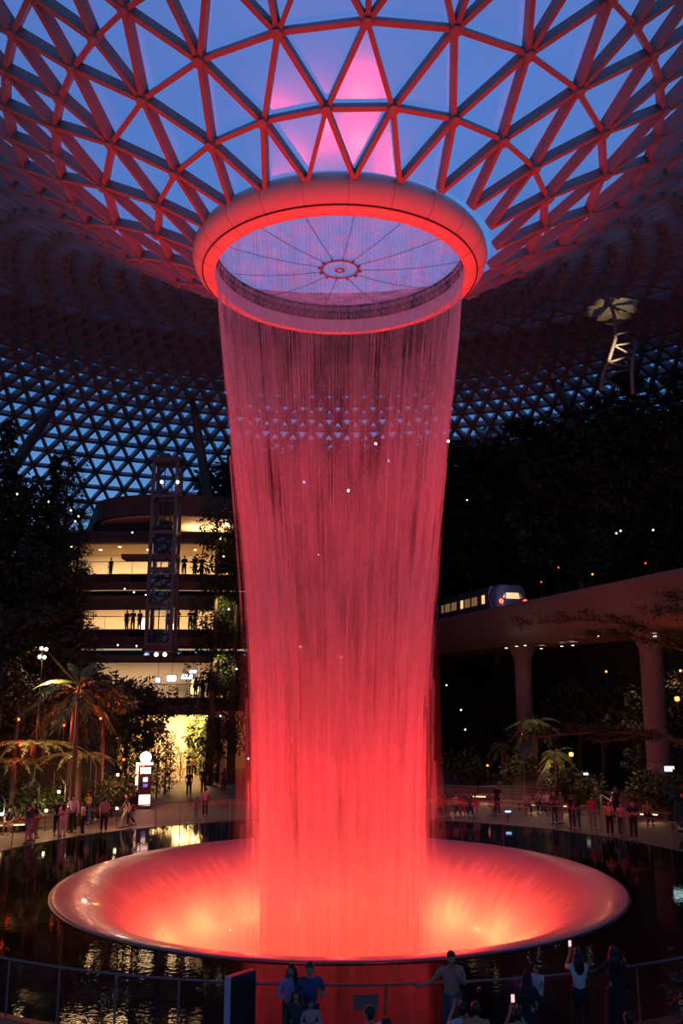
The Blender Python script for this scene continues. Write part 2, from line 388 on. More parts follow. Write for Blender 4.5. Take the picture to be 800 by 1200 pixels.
def build_roof():
    ce = empty('ceiling', (AX, AY, 0), kind='structure')
    off = Vector((AX, AY, 0))
    steel = MB(); gl = MB(); nodes = []
    for r, z, N, ph in ROWS:
        nodes.append([roof_pt(r, z, (i+ph)*2*PI/N)-off for i in range(N)])
    # tangents for inward normals
    def nrm(k, i):
        r, z, N, ph = ROWS[k]; a = (i+ph)*2*PI/N
        k0, k1 = max(0, k-1), min(len(ROWS)-1, k+1)
        dr, dz = ROWS[k1][0]-ROWS[k0][0], ROWS[k1][1]-ROWS[k0][1]
        l = math.hypot(dr, dz); nr, nz_ = dz/l, -dr/l       # points to the inside (down)
        return Vector((nr*math.sin(a), -nr*math.cos(a), nz_))
    def bm(k, i, k2, j):
        N1, N2 = ROWS[k][2], ROWS[k2][2]
        i %= N1; j %= N2
        n = nrm(k, i)+nrm(k2, j); r = ROWS[k][0]
        lp = lambda a, b, t: a+(b-a)*max(0, min(1, t))
        if r < 22: w, d = lp(.165, .20, (r-8)/10), lp(.42, .55, (r-8)/10)
        elif r < 47: w, d = lp(.20, .42, (r-22)/9), lp(.55, 1.2, (r-22)/9)
        else: w, d = lp(.42, .28, (r-47)/16), lp(1.2, .64, (r-47)/16)
        if k == k2: d *= .8
        steel.beam(nodes[k][i], nodes[k2][j], w, d, n)
    def tri(a, b, c):
        gl.add([nodes[k][i % ROWS[k][2]] for k, i in (a, b, c)], [(0,1,2)])
    for k, (r, z, N, ph) in enumerate(ROWS):
        if k > 0:
            for i in range(N): bm(k, i, k, i+1)
        if k+1 == len(ROWS): break
        N2, ph2 = ROWS[k+1][2], ROWS[k+1][3]
        for i in range(N):
            if N2 == N:          # outer node i sits half a step after inner node i
                bm(k, i, k+1, i); bm(k, i, k+1, i-1)
                tri((k,i),(k+1,i),(k+1,i-1)); tri((k,i),(k,i+1),(k+1,i))
            else:                # rows split in two
                bm(k, i, k+1, 2*i); bm(k, i, k+1, 2*i+1); bm(k, i, k+1, 2*i-1)
                tri((k,i),(k+1,2*i),(k+1,2*i-1)); tri((k,i),(k+1,2*i+1),(k+1,2*i)); tri((k,i),(k,i+1),(k+1,2*i+1))
    # node hubs on the rows nearest the ring
    for k in range(1, 9):
        for i in range(ROWS[k][2]):
            n = nrm(k, i); p = nodes[k][i]
            m = n.to_track_quat('Z', 'Y').to_matrix().to_4x4()
            o = len(steel.v)
            vs = []; fs = []
            for q in range(6):
                a = q*PI/3; vs.append(p+(m @ Vector((.2*math.cos(a), .2*math.sin(a), 0)))); vs.append(p+(m @ Vector((.2*math.cos(a), .2*math.sin(a), .54))))
            fs = [(2*q, (2*q+2) % 12, (2*q+3) % 12, 2*q+1) for q in range(6)]+[tuple(2*q+1 for q in range(6))]
            steel.add(vs, fs)
    steel.build('steel_lattice', M['steel'], ce)
    gl.build('roof_glass', M['roofglass'], ce)
    return ce
build_roof()
# ------------------------------------------------------------------ oculus ring
def build_ring():
    g = empty('oculus_ring', (AX, AY, 0), label='red lit rounded ring around the round skylight, hung in the middle of the roof', cat='roof ring')
    z0 = 23.86
    m = MB(); m.lathe([(5.80, z0+.16),(5.98, z0+.30),(6.14, z0+.52),(6.22, z0+.80),(6.18, z0+1.08),(6.05, z0+1.28),(5.85, z0+1.36)], 128)
    m0 = m; m = MB()
    for j in range(23):
        a = 2*PI*(j+.2)/23
        pts = [(rr*math.sin(a), -rr*math.cos(a), zz) for rr, zz in [(5.81, z0+.155),(5.985, z0+.295),(6.146, z0+.515),(6.226, z0+.80),(6.186, z0+1.08)]]
        m.tube(pts, .006, 4)
    build2('outer_shell', [(m0, M['ring']), (m, M['seam'])], g)
    m = MB(); m.lathe([(5.25, z0+.02),(5.29, z0-.02),(5.38, z0-.03),(5.60, z0+.05),(5.76, z0+.13)], 128)
    m0 = m; m = MB()
    for j in range(23):
        a = 2*PI*(j+.2)/23
        m.tube([(rr*math.sin(a), -rr*math.cos(a), zz) for rr, zz in [(5.40, z0-.033),(5.60, z0+.045),(5.75, z0+.122)]], .005, 4)
    build2('lower_band', [(m0, M['ring']), (m, M['seam'])], g)
    m = MB(); m.lathe([(5.75, z0+.13),(5.775, z0+.105),(5.81, z0+.12),(5.80, z0+.17)], 128)
    for j in range(300):
        a = 2*PI*j/300; m.box((5.78*math.sin(a), -5.78*math.cos(a), z0+.105), (.05, .03, .03), a)
    m.build('dotted_gap', M['seam'], g)
    m = MB(); m.lathe([(5.25, z0+.02),(5.24, z0+.30),(5.28, z0+.72)], 128)
    m.build('inner_wall', M['ring'], g, True)
    # catwalk truss between the wall and the skylight
    m = MB()
    for zz, rr in ((.74, 5.28),(1.10, 5.33),(1.42, 5.36)):
        m.tube([(rr*math.sin(2*PI*j/96), -rr*math.cos(2*PI*j/96), z0+zz) for j in range(97)], .05, 6)
    for j in range(96):
        a = 2*PI*j/96; b = 2*PI*(j+.5)/96
        m.tube([(5.28*math.sin(a), -5.28*math.cos(a), z0+.74),(5.34*math.sin(b), -5.34*math.cos(b), z0+1.10)], .025, 4)
        m.tube([(5.34*math.sin(b), -5.34*math.cos(b), z0+1.10),(5.28*math.sin(a+2*PI/96), -5.28*math.cos(a+2*PI/96), z0+.74)], .025, 4)
        m.tube([(5.33*math.sin(a), -5.33*math.cos(a), z0+1.10),(5.36*math.sin(a), -5.36*math.cos(a), z0+1.42)], .03, 4)
    m.build('catwalk_truss', M['darksteel'], g)
    m = MB(); m.lathe([(5.48, z0+.7),(5.5, z0+1.5)], 96); m.build('catwalk_wall', M['ring'], g, True)
    dish = lambda r: z0+1.50-.81*(1-(r/5.45)**2)
    m = MB(); m.lathe([(max(.001, r), dish(r)) for r in [0,.4,.8,1.4,2,2.7,3.4,4.1,4.8,5.2,5.45]], 96)
    sk = m.build('skylight_film', M['discfilm'], g, True)
    m = MB()
    m.lathe([(.72, dish(.75)-.12),(.78, dish(.75)-.16),(.84, dish(.75)-.12),(.78, dish(.75)-.06)], 48, closed=True)
    m.lathe([(.10, dish(0)-.14),(.17, dish(0)-.18),(.23, dish(0)-.14),(.17, dish(0)-.10)], 24, closed=True)
    for j in range(12):
        a = 2*PI*(j+.3)/12; m.box((.86*math.sin(a), -.86*math.cos(a), dish(.8)-.13), (.05, .16, .10), a)
    m.build('hub_ring', M['steel'], g)
    m = MB()
    for j in range(12):
        a = 2*PI*(j+.3)/12
        m.tube([(r*math.sin(a), -r*math.cos(a), dish(r)-.07) for r in (.84, 1.6, 2.4, 3.4, 4.4, 5.3)], .013, 5)
    m.build('stay_cables', M['darksteel'], g)
    return g
build_ring()

# ------------------------------------------------------------------ waterfall
WP = [(24.0,5.20),(22.5,5.08),(21,4.93),(18,4.52),(14,4.00),(10.5,3.58),(7,3.22),(3,3.02),(0,2.93),(-4,2.85),(-9,2.75)]
def wr(z):
    for (z0, r0), (z1, r1) in zip(WP, WP[1:]):
        if z >= z1: return r0+(r1-r0)*(z0-z)/(z0-z1)
    return WP[-1][1]
def build_water():
    g = empty('waterfall', (AX, AY, 0), label='tall red lit cylinder of falling water between the roof ring and the basin', cat='waterfall')
    r_ = random.Random(3)
    m = MB(); m.lathe([(wr(z), z) for z in [23.95]+list(range(23, -10, -1))], 96)
    tag(m.build('water_sheet', M['water_sheet'], g, True), kind='stuff')
    m = MB(); m.lathe([(wr(z)-.05-.012*(24-z), z) for z in range(22, -10, -1)], 96)
    tag(m.build('water_veil', M['water_veil'], g, True), kind='stuff')
    # single strings of water, and the broken spray lower down
    m = MB()
    def strand(a, zt, zb, w0, w1, dr):
        n = max(3, int((zt-zb)/2.4)); pts = []; rs = []
        for i in range(n+1):
            z = zt+(zb-zt)*i/n; t = (24-z)/30
            rr = wr(z)+dr*t; aa = a+.010*math.sin(z*.5+a*7)*t
            pts.append((rr*math.sin(aa), -rr*math.cos(aa), z)); rs.append((w0+(w1-w0)*t))
        m.tube(pts, rs, 3, False)
    for j in range(230):
        strand(2*PI*(j+r_.uniform(-.25,.25))/230, 23.9, r_.uniform(-6, 6), .010, .055, r_.gauss(0, .22))
    for j in range(260):
        zt = r_.uniform(3, 20); strand(r_.uniform(0, 2*PI), zt, max(-8, zt-r_.uniform(5, 13)), .012, .11, r_.gauss(0, .34))
    for j in range(150):
        zt = r_.uniform(-1, 9); strand(r_.uniform(0, 2*PI), zt, max(-8, zt-r_.uniform(4, 9)), .015, .15, r_.gauss(.05, .40))
    tag(m.build('water_strands', M['water_strand'], g, True), kind='stuff')
build_water()
def build_mist():
    def vol(name, dens):
        m = bpy.data.materials.new(name); m.use_nodes = True; nt = m.node_tree; nt.nodes.clear()
        out = nt.nodes.new('ShaderNodeOutputMaterial'); v = nt.nodes.new('ShaderNodeVolumeScatter')
        v.inputs['Color'].default_value = (.97, .97, .98, 1); v.inputs['Density'].default_value = dens; v.inputs['Anisotropy'].default_value = .1
        nt.links.new(v.outputs[0], out.inputs['Volume']); return m
    g = empty('spray_mist', (AX, AY, 0), label='thin red glowing spray drifting around the lower half of the falling water', cat='mist')
    b = MB(); b.lathe([(.01,-8.5),(3.9,-8.3),(4.0,-2.6),(4.0,0),(3.9,4),(3.85,9),(3.8,13),(2.9,16.6),(.01,17)], 48)
    tag(b.build('outer_spray', vol('fine_spray', .020), g, True), kind='stuff')
    b = MB(); b.lathe([(.01,-8.0),(3.3,-7.8),(3.35,-2.6),(3.3,0),(3.2,3),(2.6,7.5),(.01,9)], 48)
    tag(b.build('dense_spray', vol('dense_spray', .065), g, True), kind='stuff')
build_mist()

# ------------------------------------------------------------------ basin and pool
BR = 10.08
def build_basin():
    g = empty('funnel_basin', (AX, AY, 0), label='huge round red lit funnel that swallows the waterfall, set in the black pool', cat='basin')
    P = [(BR+.05,-.10),(BR+.06,.02),(BR,.05),(BR-.15,.045),(BR-.45,.0),(BR-.9,-.11),(BR-1.5,-.36),(BR-2.2,-.80),(BR-2.9,-1.42),(BR-3.5,-2.15),(BR-4.1,-3.1),(BR-4.6,-4.2),(BR-5.0,-5.5),(BR-5.25,-7),(BR-5.4,-9),(BR-5.45,-12)]
    # refine
    Q = []
    for i in range(len(P)-1):
        p0, p1, p2, p3 = P[max(0,i-1)], P[i], P[i+1], P[min(len(P)-1,i+2)]
        for k in range(3):
            t = k/3
            Q.append(tuple(.5*((2*b)+(c-a)*t+(2*a-5*b+4*c-d)*t*t+(3*b-a-3*c+d)*t**3) for a, b, c, d in zip(p0, p1, p2, p3)))
    Q.append(P[-1])
    m = MB(); m.lathe(Q, 160); m.build('funnel', M['basin'], g, True)
    m = MB(); m.lathe([(BR+.02,-.15),(BR+.14,-.15),(BR+.14,.005),(BR+.02,.02)], 128, closed=True); m.build('rim', M['black'], g)
    m = MB(); m.lathe([(.01,-11.8),(4.7,-11.8)], 48); m.build('drain', M['black'], g)
    # flood lights set in the rim
    for ring_r, zz, nn, nm in ((12.6, -.06, 12, 'flood_light'),):
        for j in range(nn):
            a = 2*PI*(j+.5)/nn
            m = MB(); m.lathe([(.001,.08),(.045,.08),(.06,.05),(.065,-.04),(.05,-.06)], 12)
            o = m.build(nm, M['black'], g, True, (ring_r*math.sin(a), -ring_r*math.cos(a), zz+.02))
            tag(o, 'small round black flood light')
build_basin()
def disc_between(name, r_in, r_out, c_in, c_out, z, m, n=160, **k):
    vs = []; fs = []
    for j in range(n):
        a = 2*PI*j/n
        vs.append((c_in[0]+r_in*math.sin(a), c_in[1]-r_in*math.cos(a), z)); vs.append((c_out[0]+r_out*math.sin(a), c_out[1]-r_out*math.cos(a), z))
    for j in range(n):
        k2 = (j+1) % n; fs.append((2*j, 2*j+1, 2*k2+1, 2*k2))
    b = MB(); b.add(vs, fs); o = b.build(name, m); return tag(o, **k)
disc_between('pool_water', BR+.10, PR-.02, (AX, AY), (PX, PY), -.015, M['pool'], kind='structure')
disc_between('floor', PR, 75, (PX, PY), (0, 36), 0, M['floor'], kind='structure')
b = MB(); b.lathe([(PR-.02,-.4),(PR,-.4),(PR+.02,.012),(PR+.25,.014),(PR+.26,-.02)], 160)
tag(b.build('trim_1', M['darksteel'], None, False, (PX, PY, 0)), kind='structure')

# glass rails on the pool edge
def rail(name, a0, a1, label, sgn):
    g = empty(name, (PX, PY, 0), label=label, cat='railing')
    n = int(abs(a1-a0)*PR/1.35); step = (a1-a0)/n; rr = PR+.12
    P = lambda a, z, r=rr: (r*math.sin(a), -r*math.cos(a), z)
    m = MB(); m.tube([P(a0+step*i/4, 1.12) for i in range(4*n+1)], .028, 8); m.build('handrail', M['rail'], g, True)
    for i in range(n+1):
        m = MB(); a = a0+step*i; m.box(P(a, .55), (.045, .02, 1.12), a); m.build('post', M['rail'], g)
    m = MB()
    for i in range(n):
        a, c = a0+step*(i+.03), a0+step*(i+.97)
        m.add([P(a, .06), P(c, .06), P(c, 1.08), P(a, 1.08)], [(0,1,2,3)])
    m.build('glass_panels', M['railglass'], g)
rail('glass_railing', -1.15, 1.0, 'curved glass railing with thin grey posts on the near edge of the pool', 1)
rail('glass_railing', PI-1.25, PI+1.25, 'curved glass railing across the pool in front of the far plaza', 1)

# ------------------------------------------------------------------ red light of the show (floods, plus fill points added around the water)
RED = (1, .016, .014)
for j in range(12):
    a = 2*PI*(j+.5)/12; p = (AX+12.6*math.sin(a), AY-12.6*math.cos(a), .12)
    light('SPOT', 'red_flood', p, 5600, RED, 0, (AX+5.4*math.sin(a), AY-5.4*math.cos(a), 24), 52, .8)
    light('SPOT', 'red_water_flood', p, 1850, RED, 0, (AX+3.3*math.sin(a), AY-3.3*math.cos(a), 8), 58, .9)
for j in range(10):  # points without fixtures, added in the air to redden basin and lower water
    a = 2*PI*(j+.5)/10; p = (AX+4.5*math.sin(a), AY-4.5*math.cos(a), 3.2)
    light('POINT', 'red_fill_point', p, 190, RED, 0)
    a += PI/10; p = (AX+4.6*math.sin(a), AY-4.6*math.cos(a), .2)
    light('POINT', 'red_fill_point', p, 210, (1, .03, .022), 0)
for j in range(14):
    a = 2*PI*(j+.25)/14; p = (AX+5.7*math.sin(a), AY-5.7*math.cos(a), -1.6)
    light('POINT', 'amber_well_lamp', p, 125, (1, .17, .045), 0)
# ------------------------------------------------------------------ hillsides
def hill_h(x, y):
    h = 0
    sl = (-x-15)*.75+(y-50)*.30
    if y > 46 and not (x > -23.5 and y > 67) and not (x > -16.5 and y > 58): h = max(h, min(16, sl*1.05))
    sr = (x-8.4)*.96+(y-81)*.281
    if sr > 7.2: h = max(h, min(24, (sr-7)*5))
    if y > 85 and x > -8: h = max(h, min(19, (y-85)*2.6))
    
    h = max(0, h)
    return math.floor(h/1.5)*1.5 + min(1, (h/1.5 % 1)*4)*1.5 if h > 0 else 0
def build_hill(name, x0, x1, y0, y1):
    vs = []; fs = []; nx, ny = int((x1-x0)/.8), int((y1-y0)/.8)
    for i in range(nx+1):
        for j in range(ny+1):
            x, y = x0+(x1-x0)*i/nx, y0+(y1-y0)*j/ny
            d = math.hypot(x-AX, y-AY)
            vs.append((x, y, hill_h(x, y)-.02 if d < 76 else -.1))
    for i in range(nx):
        for j in range(ny):
            q = (i*(ny+1)+j, (i+1)*(ny+1)+j, (i+1)*(ny+1)+j+1, i*(ny+1)+j+1)
            if max(vs[k][2] for k in q) > 0: fs.append(q)
    b = MB(); b.add(vs, fs); tag(b.build(name, M['soil'], None, True), kind='structure')
build_hill('hillside_left', -56, -13.2, 44, 100)
build_hill('hillside_right', 8, 58, 44, 108)
build_hill('hillside_back', -24, 20, 84, 108)

# ------------------------------------------------------------------ galleries on the left
GY = 72.0
def gpts(y0, bulge=0):   # front edge of a gallery, a shallow curve
    return [(x, y0-bulge*math.cos((x+16)/14*PI/2)) for x in [-27,-25,-23,-21,-19,-17,-15,-13,-11,-9.2,-7.6]]
def gallery(zf, zc, label, par=1.5, xr=-9.6, low=None, wallx=None, wallm='wallcream', drop=.9, glow=600, strip=True):
    g = empty('gallery_storey', (-16, GY, zf), label=label, cat='balcony')
    def P(o): o.location = (16, -GY, -zf); return o
    front = [(x, y) for x, y in gpts(GY, 2.2) if x <= -7]
    m = MB()
    poly = front+[(-7.6, 84), (-27, 84)]
    m.prism(poly, zf-.55, zf); P(m.build('floor_slab', M['slab'], g))
    m = MB(); inner = [(x, y+.25) for x, y in reversed(front)]
    m.prism(front+inner, zf-1.25, zf+.06); P(m.build('parapet', M['slab'], g))
    m = MB(); m.tube([(x, y+.1, zf+1.08) for x, y in front], .03, 6)
    for x, y in front:
        m.tube([(x, y+.1, zf+.06), (x, y+.1, zf+1.08)], .02, 6)
    P(m.build('guard_rail', M['darksteel'], g, True))
    m = MB(); m.box((-18, 79.6, (zf+zc)/2), (18.5, .2, zc-zf)); P(m.build('back_wall', M[wallm], g))
    m = MB(); m.box((-17.4, 76.6, zc-.03), (17.5, 6.6, .06)); P(m.build('ceiling_panel', M['soffit'], g))
    m = MB(); m.box((-8.9, 76.2, (zf+zc)/2), (.5, 7.2, zc-zf)); P(m.build('end_wall', M['wallcream'], g))
    m = MB()
    m.prism([(x, y+.5) for x, y in front]+[(x, y+1.2) for x, y in reversed(front)], zc-drop, zc+.05); P(m.build('bulkhead', M['slab'], g))
    for i in range(7):
        m = MB(); m.lathe([(.001,-.03),(.10,-.03),(.12,.02)], 12); o = m.build('downlight', M['lampwarm'], g, True); P(o)
        o.location = (-23.5+i*2.1+16, 74.6+(i % 2)*1.6-GY, zc-.07-zf)
    for x in (-21.5, -17, -12.2):
        light('AREA', 'gallery_light', (x, 76.0, zc-.25), glow, (1, .62, .28), (3.5, 2), (x, 76.3, zf))
    return g
gallery(16.2, 19.35, 'top lit gallery with cream back wall and people at its rail, beside the lift tower', glow=430, drop=.42)
gallery(11.75, 14.5, 'middle lit gallery under a cream soffit strip, below the top gallery', glow=400, drop=1.05)
gallery(6.4, 9.7, 'lowest lit gallery with shop lights, above the tunnel path', glow=190, wallm='panelw', drop=.5)
# soffit strips under each slab, their lit look set as emission
for zz, lab in ((14.95, 'thin cream soffit band with a painted-in glow under the top gallery slab'), (10.15, 'thin cream soffit band with a painted-in glow under the middle gallery slab')):
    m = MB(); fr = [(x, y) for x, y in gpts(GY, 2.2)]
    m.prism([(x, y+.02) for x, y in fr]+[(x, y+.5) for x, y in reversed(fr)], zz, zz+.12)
    tag(m.build('soffit_band', M['soffitglow']), lab, 'soffit')
# roof storey: dark slab over a curved cream soffit
def top_storey():
    g = empty('roof_storey', (-13, GY, 20), label='dark curved slab with a warm cream soffit bay at the top of the galleries', cat='balcony')
    def P(o): o.location = (13, -GY, -20); return o
    arc = [(-14.4+7.0*math.sin(a), 74.5-4.6*math.cos(a)) for a in [(-1.35+2.7*i/16) for i in range(17)]]
    m = MB(); m.prism(arc+[(-6, 84), (-25, 84)], 21.2, 22.9); P(m.build('roof_slab', M['slab'], g))
    m = MB(); m.prism([(x*.96-.5, y+.35) for x, y in arc]+[(-6.5, 83), (-24, 83)], 21.1, 21.2); P(m.build('soffit', M['soffit'], g))
    m = MB(); m.prism([(x, y) for x, y in gpts(GY+.8, 2.0)]+[(-7.6, 84), (-27, 84)], 19.45, 19.95); P(m.build('lower_slab', M['slab'], g))
    m = MB(); m.prism([(-9.6,73.2),(-9.2,73.2),(-9.2,79),(-9.6,79)], 19.9, 21.1); P(m.build('end_wall', M['soffit'], g))
    m = MB(); m.box((-11.6, 79.5, 20.5), (5.6, .2, 1.3)); P(m.build('back_wall', M['soffit'], g))
    m = MB(); m.box((-14.5, 76, 20.5), (.3, 7, 1.5)); P(m.build('light_baffle', M['slab'], g))  # wall added to keep the bay's light from leaking left
    for i in range(6):
        m = MB(); m.ball((0,0,0), .10, 8, 6); o = m.build('soffit_lamp', M['lampwarm'], g, True); P(o); o.location = (-9.9+.05*i+13, 71.7+i*.85-GY, 21.0-20)
    light('AREA', 'soffit_light', (-11.8, 75.5, 20.15), 330, (1, .62, .28), (3.5, 2.5), (-11.8, 75.3, 24))
top_storey()
# tunnel path under the galleries: side wall, back glow wall
def tunnel():
    g = empty('tunnel_passage', (-13, 74, 0), label='brightly lit passage under the galleries with a sloping path between green walls', cat='passage')
    def P(o): o.location = (13, -74, 0); return o
    m = MB(); m.box((-18, 83.8, 2.6), (19, .3, 5.2)); P(m.build('end_wall', M['wallcream'], g))
    m = MB(); m.beam((-9.3, 70.2, 0), (-13.9, 83.5, 0), .3, 5.15, (0,0,1)); P(m.build('side_wall', M['wallcream'], g))
    m = MB(); m.box((-17, 77, 5.25), (18.5, 13.5, .3)); P(m.build('tunnel_ceiling', M['soffit'], g))
    for i in range(2):
        m = MB(); m.box((-10.35-i*.42, 72.2+i*1.25, 2.4), (.12, .14, 4.4)); P(m.build('lit_fin', M['lampsoft'], g))
    for x, y in ((-13.6, 80), (-12.6, 75.5), (-16.2, 80.5)):
        light('AREA', 'tunnel_light', (x, y, 5.0), 1150, (1, .55, .20), (2.5, 2), (x, y+.2, 0))
tunnel()
# end block behind the waterfall
m = MB(); m.box((-6.2, 78.5, 11), (3.0, 13, 22)); tag(m.build('wall_back', M['slab']), kind='structure')

# green walls: a planted panel, leaves on a frame
def leafmesh(pts_fn, n, L, W, m, seed, name):
    global R
    R = random.Random(seed); b = MB()
    for i in range(n):
        c, d = pts_fn(R); l = L*R.uniform(.6, 1.3)
        b.leaf(c, d, l, l*W)
    return b.mesh(name, m)
def green_wall(x0, x1, y, z0, z1, label, n=900, depth=.35, ydir=-1, lit=None, side=None):
    g = empty('green_wall', ((x0+x1)/2, y, z0), label=label, cat='green wall')
    m = MB()
    if side is None: m.box((0, .1, (z1-z0)/2), (x1-x0, .12, z1-z0))
    else: m.box((.1, (side)/2, (z1-z0)/2), (.12, side, z1-z0))
    m.build('planter_panel', M['soil'], g)
    def fn(r):
        if side is None: return ((r.uniform(x0,x1)-(x0+x1)/2, -abs(r.gauss(0,depth*.5)), r.uniform(0,z1-z0)), (r.uniform(-1,1), -.8, r.uniform(-1.2,.3)))
        return ((-abs(r.gauss(0,depth*.5)), r.uniform(0,side), r.uniform(0,z1-z0)), (-.8, r.uniform(-1,1), r.uniform(-1.2,.3)))
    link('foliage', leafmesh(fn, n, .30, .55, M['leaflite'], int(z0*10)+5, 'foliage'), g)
    if lit:
        light('SPOT', 'green_wall_lamp', ((x0+x1)/2-.2, y-2.2, z1-.2), lit, (1, .68, .28), .1, ((x0+x1)/2, y, (z0+z1)/2), 80, .6)
green_wall(-10.2, -8.6, 70.2, 16.4, 19.2, 'leafy green wall panel at the end of the top gallery', lit=140)
green_wall(-10.3, -8.4, 70.2, 11.6, 14.4, 'leafy green wall panel at the end of the middle gallery', lit=330)
green_wall(-10.3, -8.3, 70.2, 6.6, 9.9, 'leafy yellow green wall panel at the end of the lowest gallery', lit=480)
def tunnel_green():
    a, c = Vector((-9.5, 70.3, 0)), Vector((-13.7, 82.5, 0)); d = c-a; n = Vector((-d.y, d.x, 0)).normalized()
    if n.x > 0: n = -n
    g = empty('green_wall', a, label='tall lit green wall along the right side of the tunnel path', cat='green wall')
    m = MB(); m.beam(n*.12, d+n*.12, .12, 4.9, (0,0,1)); m.build('planter_panel', M['soil'], g)
    def fn(r):
        t = r.random()
        while .17 < t < .21 or .27 < t < .30: t = r.random()
        return (d*t+n*(.2+abs(r.gauss(0,.18)))+Vector((0,0,r.uniform(.1,4.9))), n*.8+d.normalized()*r.uniform(-1,1)+Vector((0,0,r.uniform(-1.2,.3))))
    link('foliage', leafmesh(fn, 3600, .28, .5, M['leaflite'], 77, 'foliage'), g)
tunnel_green()
light('SPOT', 'green_wall_lamp', (-13.2, 71.0, 4.6), 520, (1, .62, .20), 0, (-10.8, 74.5, 2), 110, .7)

# lift tower
def lift_tower():
    g = empty('lift_tower', (-14.2, 68.85, 10.3), label='slim grey steel lift tower standing in front of the galleries', cat='lift tower')
    H = 15.1
    for sx in (-1, 1):
        for sy in (-1, 1):
            m = MB(); m.box((sx*.95, sy*.9, H/2), (.27, .27, H)); m.build('post', M['tower'], g)
    for z in [.2+2.95*i for i in range(5)]+[H-.15]:
        m = MB(); m.box((0, -.9, z), (1.7, .22, .26)); m.box((0, .9, z), (1.7, .22, .26)); m.box((-.95, 0, z), (.22, 1.7, .26)); m.box((.95, 0, z), (.22, 1.7, .26))
        m.build('cross_frame', M['tower'], g)
    m = MB(); 
    for sy in (-.98,): m.add([(-.8, sy, .2),(.8, sy, .2),(.8, sy, H-.5),(-.8, sy, H-.5)], [(0,1,2,3)])
    m.build('glass', M['towerglass'], g)
    m = MB(); m.box((0, .1, 8.3), (1.35, 1.3, 2.5)); m.box((0,.1,9.65),(1.1,1.1,.2)); bevel(m.build('lift_car', M['darksteel'], g), .05)
    m = MB(); m.tube([(-.3, .3, .2), (-.3, .3, H-.3)], .05, 6); m.tube([(.3, .3, .2), (.3, .3, H-.3)], .05, 6); m.build('guide_rails', M['rail'], g)
    m = MB(); m.box((0, 0, H), (2.3, 2.2, .3)); m.box((-.3, 0, H+.35), (.9, .9, .5)); m.build('head_frame', M['tower'], g)
    m = MB(); m.prism([(-1.2,-1.1),(1.2,-1.1),(1.2,1.3),(-1.2,1.3)], -.35, .05); m.prism([(-.9,.2),(.9,.2),(.9,1.3),(-.9,1.3)], -.9, -.35); m.build('base_bracket', M['slab'], g)
    m = MB(); m.box((-1.0, -.2, 7.1), (4.4, 1.6, .35)); m.build('landing_bridge', M['slab'], g)
    for sx in (-.25, 1.05):
        m = MB(); m.ball((sx, -1.12, 13.1), .12, 8, 6); m.build('lamp', M['lampwhite'], g, True)
lift_tower()

# raking columns that carry the roof
def rake(p, q, r0, r1, label, cat='column'):
    g = empty('raking_column', p, label=label, cat=cat); v = Vector(q)-Vector(p)
    m = MB(); m.tube([v*t for t in (0,.1,.3,.6,.9,1)], [r0*.8, r0, r0*1.05, (r0+r1)/2*1.05, r1, r1*.7], 16); m.build('shaft', M['tower'], g, True)
    m = MB(); u = v.normalized(); m.tube([v*.985, v*1.0+u*.5], [r1*.9, r1*.35], 12); m.build('top_joint', M['darksteel'], g, True)
    m = MB(); m.lathe([(r0*1.6,0),(r0*1.6,.25),(r0*.9,.5)], 16); m.build('base_plate', M['darksteel'], g)
rake((-11.6, 84.5, 17), on_y(226, 472, 80), .55, .40, 'thick raking roof column rising behind the lift tower')
rake(on_y(8, 560, 72), on_y(72, 462, 80), .50, .36, 'raking roof column rising from the trees at far left')
rake(on_y(682, 508, 78), on_y(648, 445, 82), .45, .34, 'pale raking roof column leaning out of the trees right of the waterfall')

# warm lit ladder truss high on the right
def lit_truss():
    g = empty('ladder_truss', on_y(715, 455, 60), label='tall curved ladder truss lit warm yellow, above the trees high on the right', cat='truss')
    o = g.location.copy(); Pp = lambda x, y, Y: on_y(x, y, Y)-o
    A = [Pp(704,458,60), Pp(706,440,60), Pp(714,420,60), Pp(721,398,60.2), Pp(721,376,60.6), Pp(715,356,61), Pp(702,344,61.4)]
    B = [Pp(742,462,61), Pp(740,440,61), Pp(741,420,61.2), Pp(745,400,61.6)]
    m = MB(); m.tube(A, .13, 8); m.build('chord', M['steel'], g, True)
    m = MB(); m.tube(B, .15, 8); m.build('chord', M['steel'], g, True)
    for p, q in (((712,425),(741,432)),((712,425),(741,416)),((719,405),(741,416)),((719,405),(744,401)),((721,392),(738,388)),((706,440),(741,432)),((706,442),(728,456))):
        m = MB(); m.tube([Pp(*p, 60.2), Pp(*q, 61.2)], .075, 6); m.build('rung', M['steel'], g, True)
    p = on_y(728, 462, 54)
    light('SPOT', 'truss_uplight', p, 17000, (1, .70, .30), 0, on_y(722, 408, 60.6), 12.5, .7)
lit_truss()

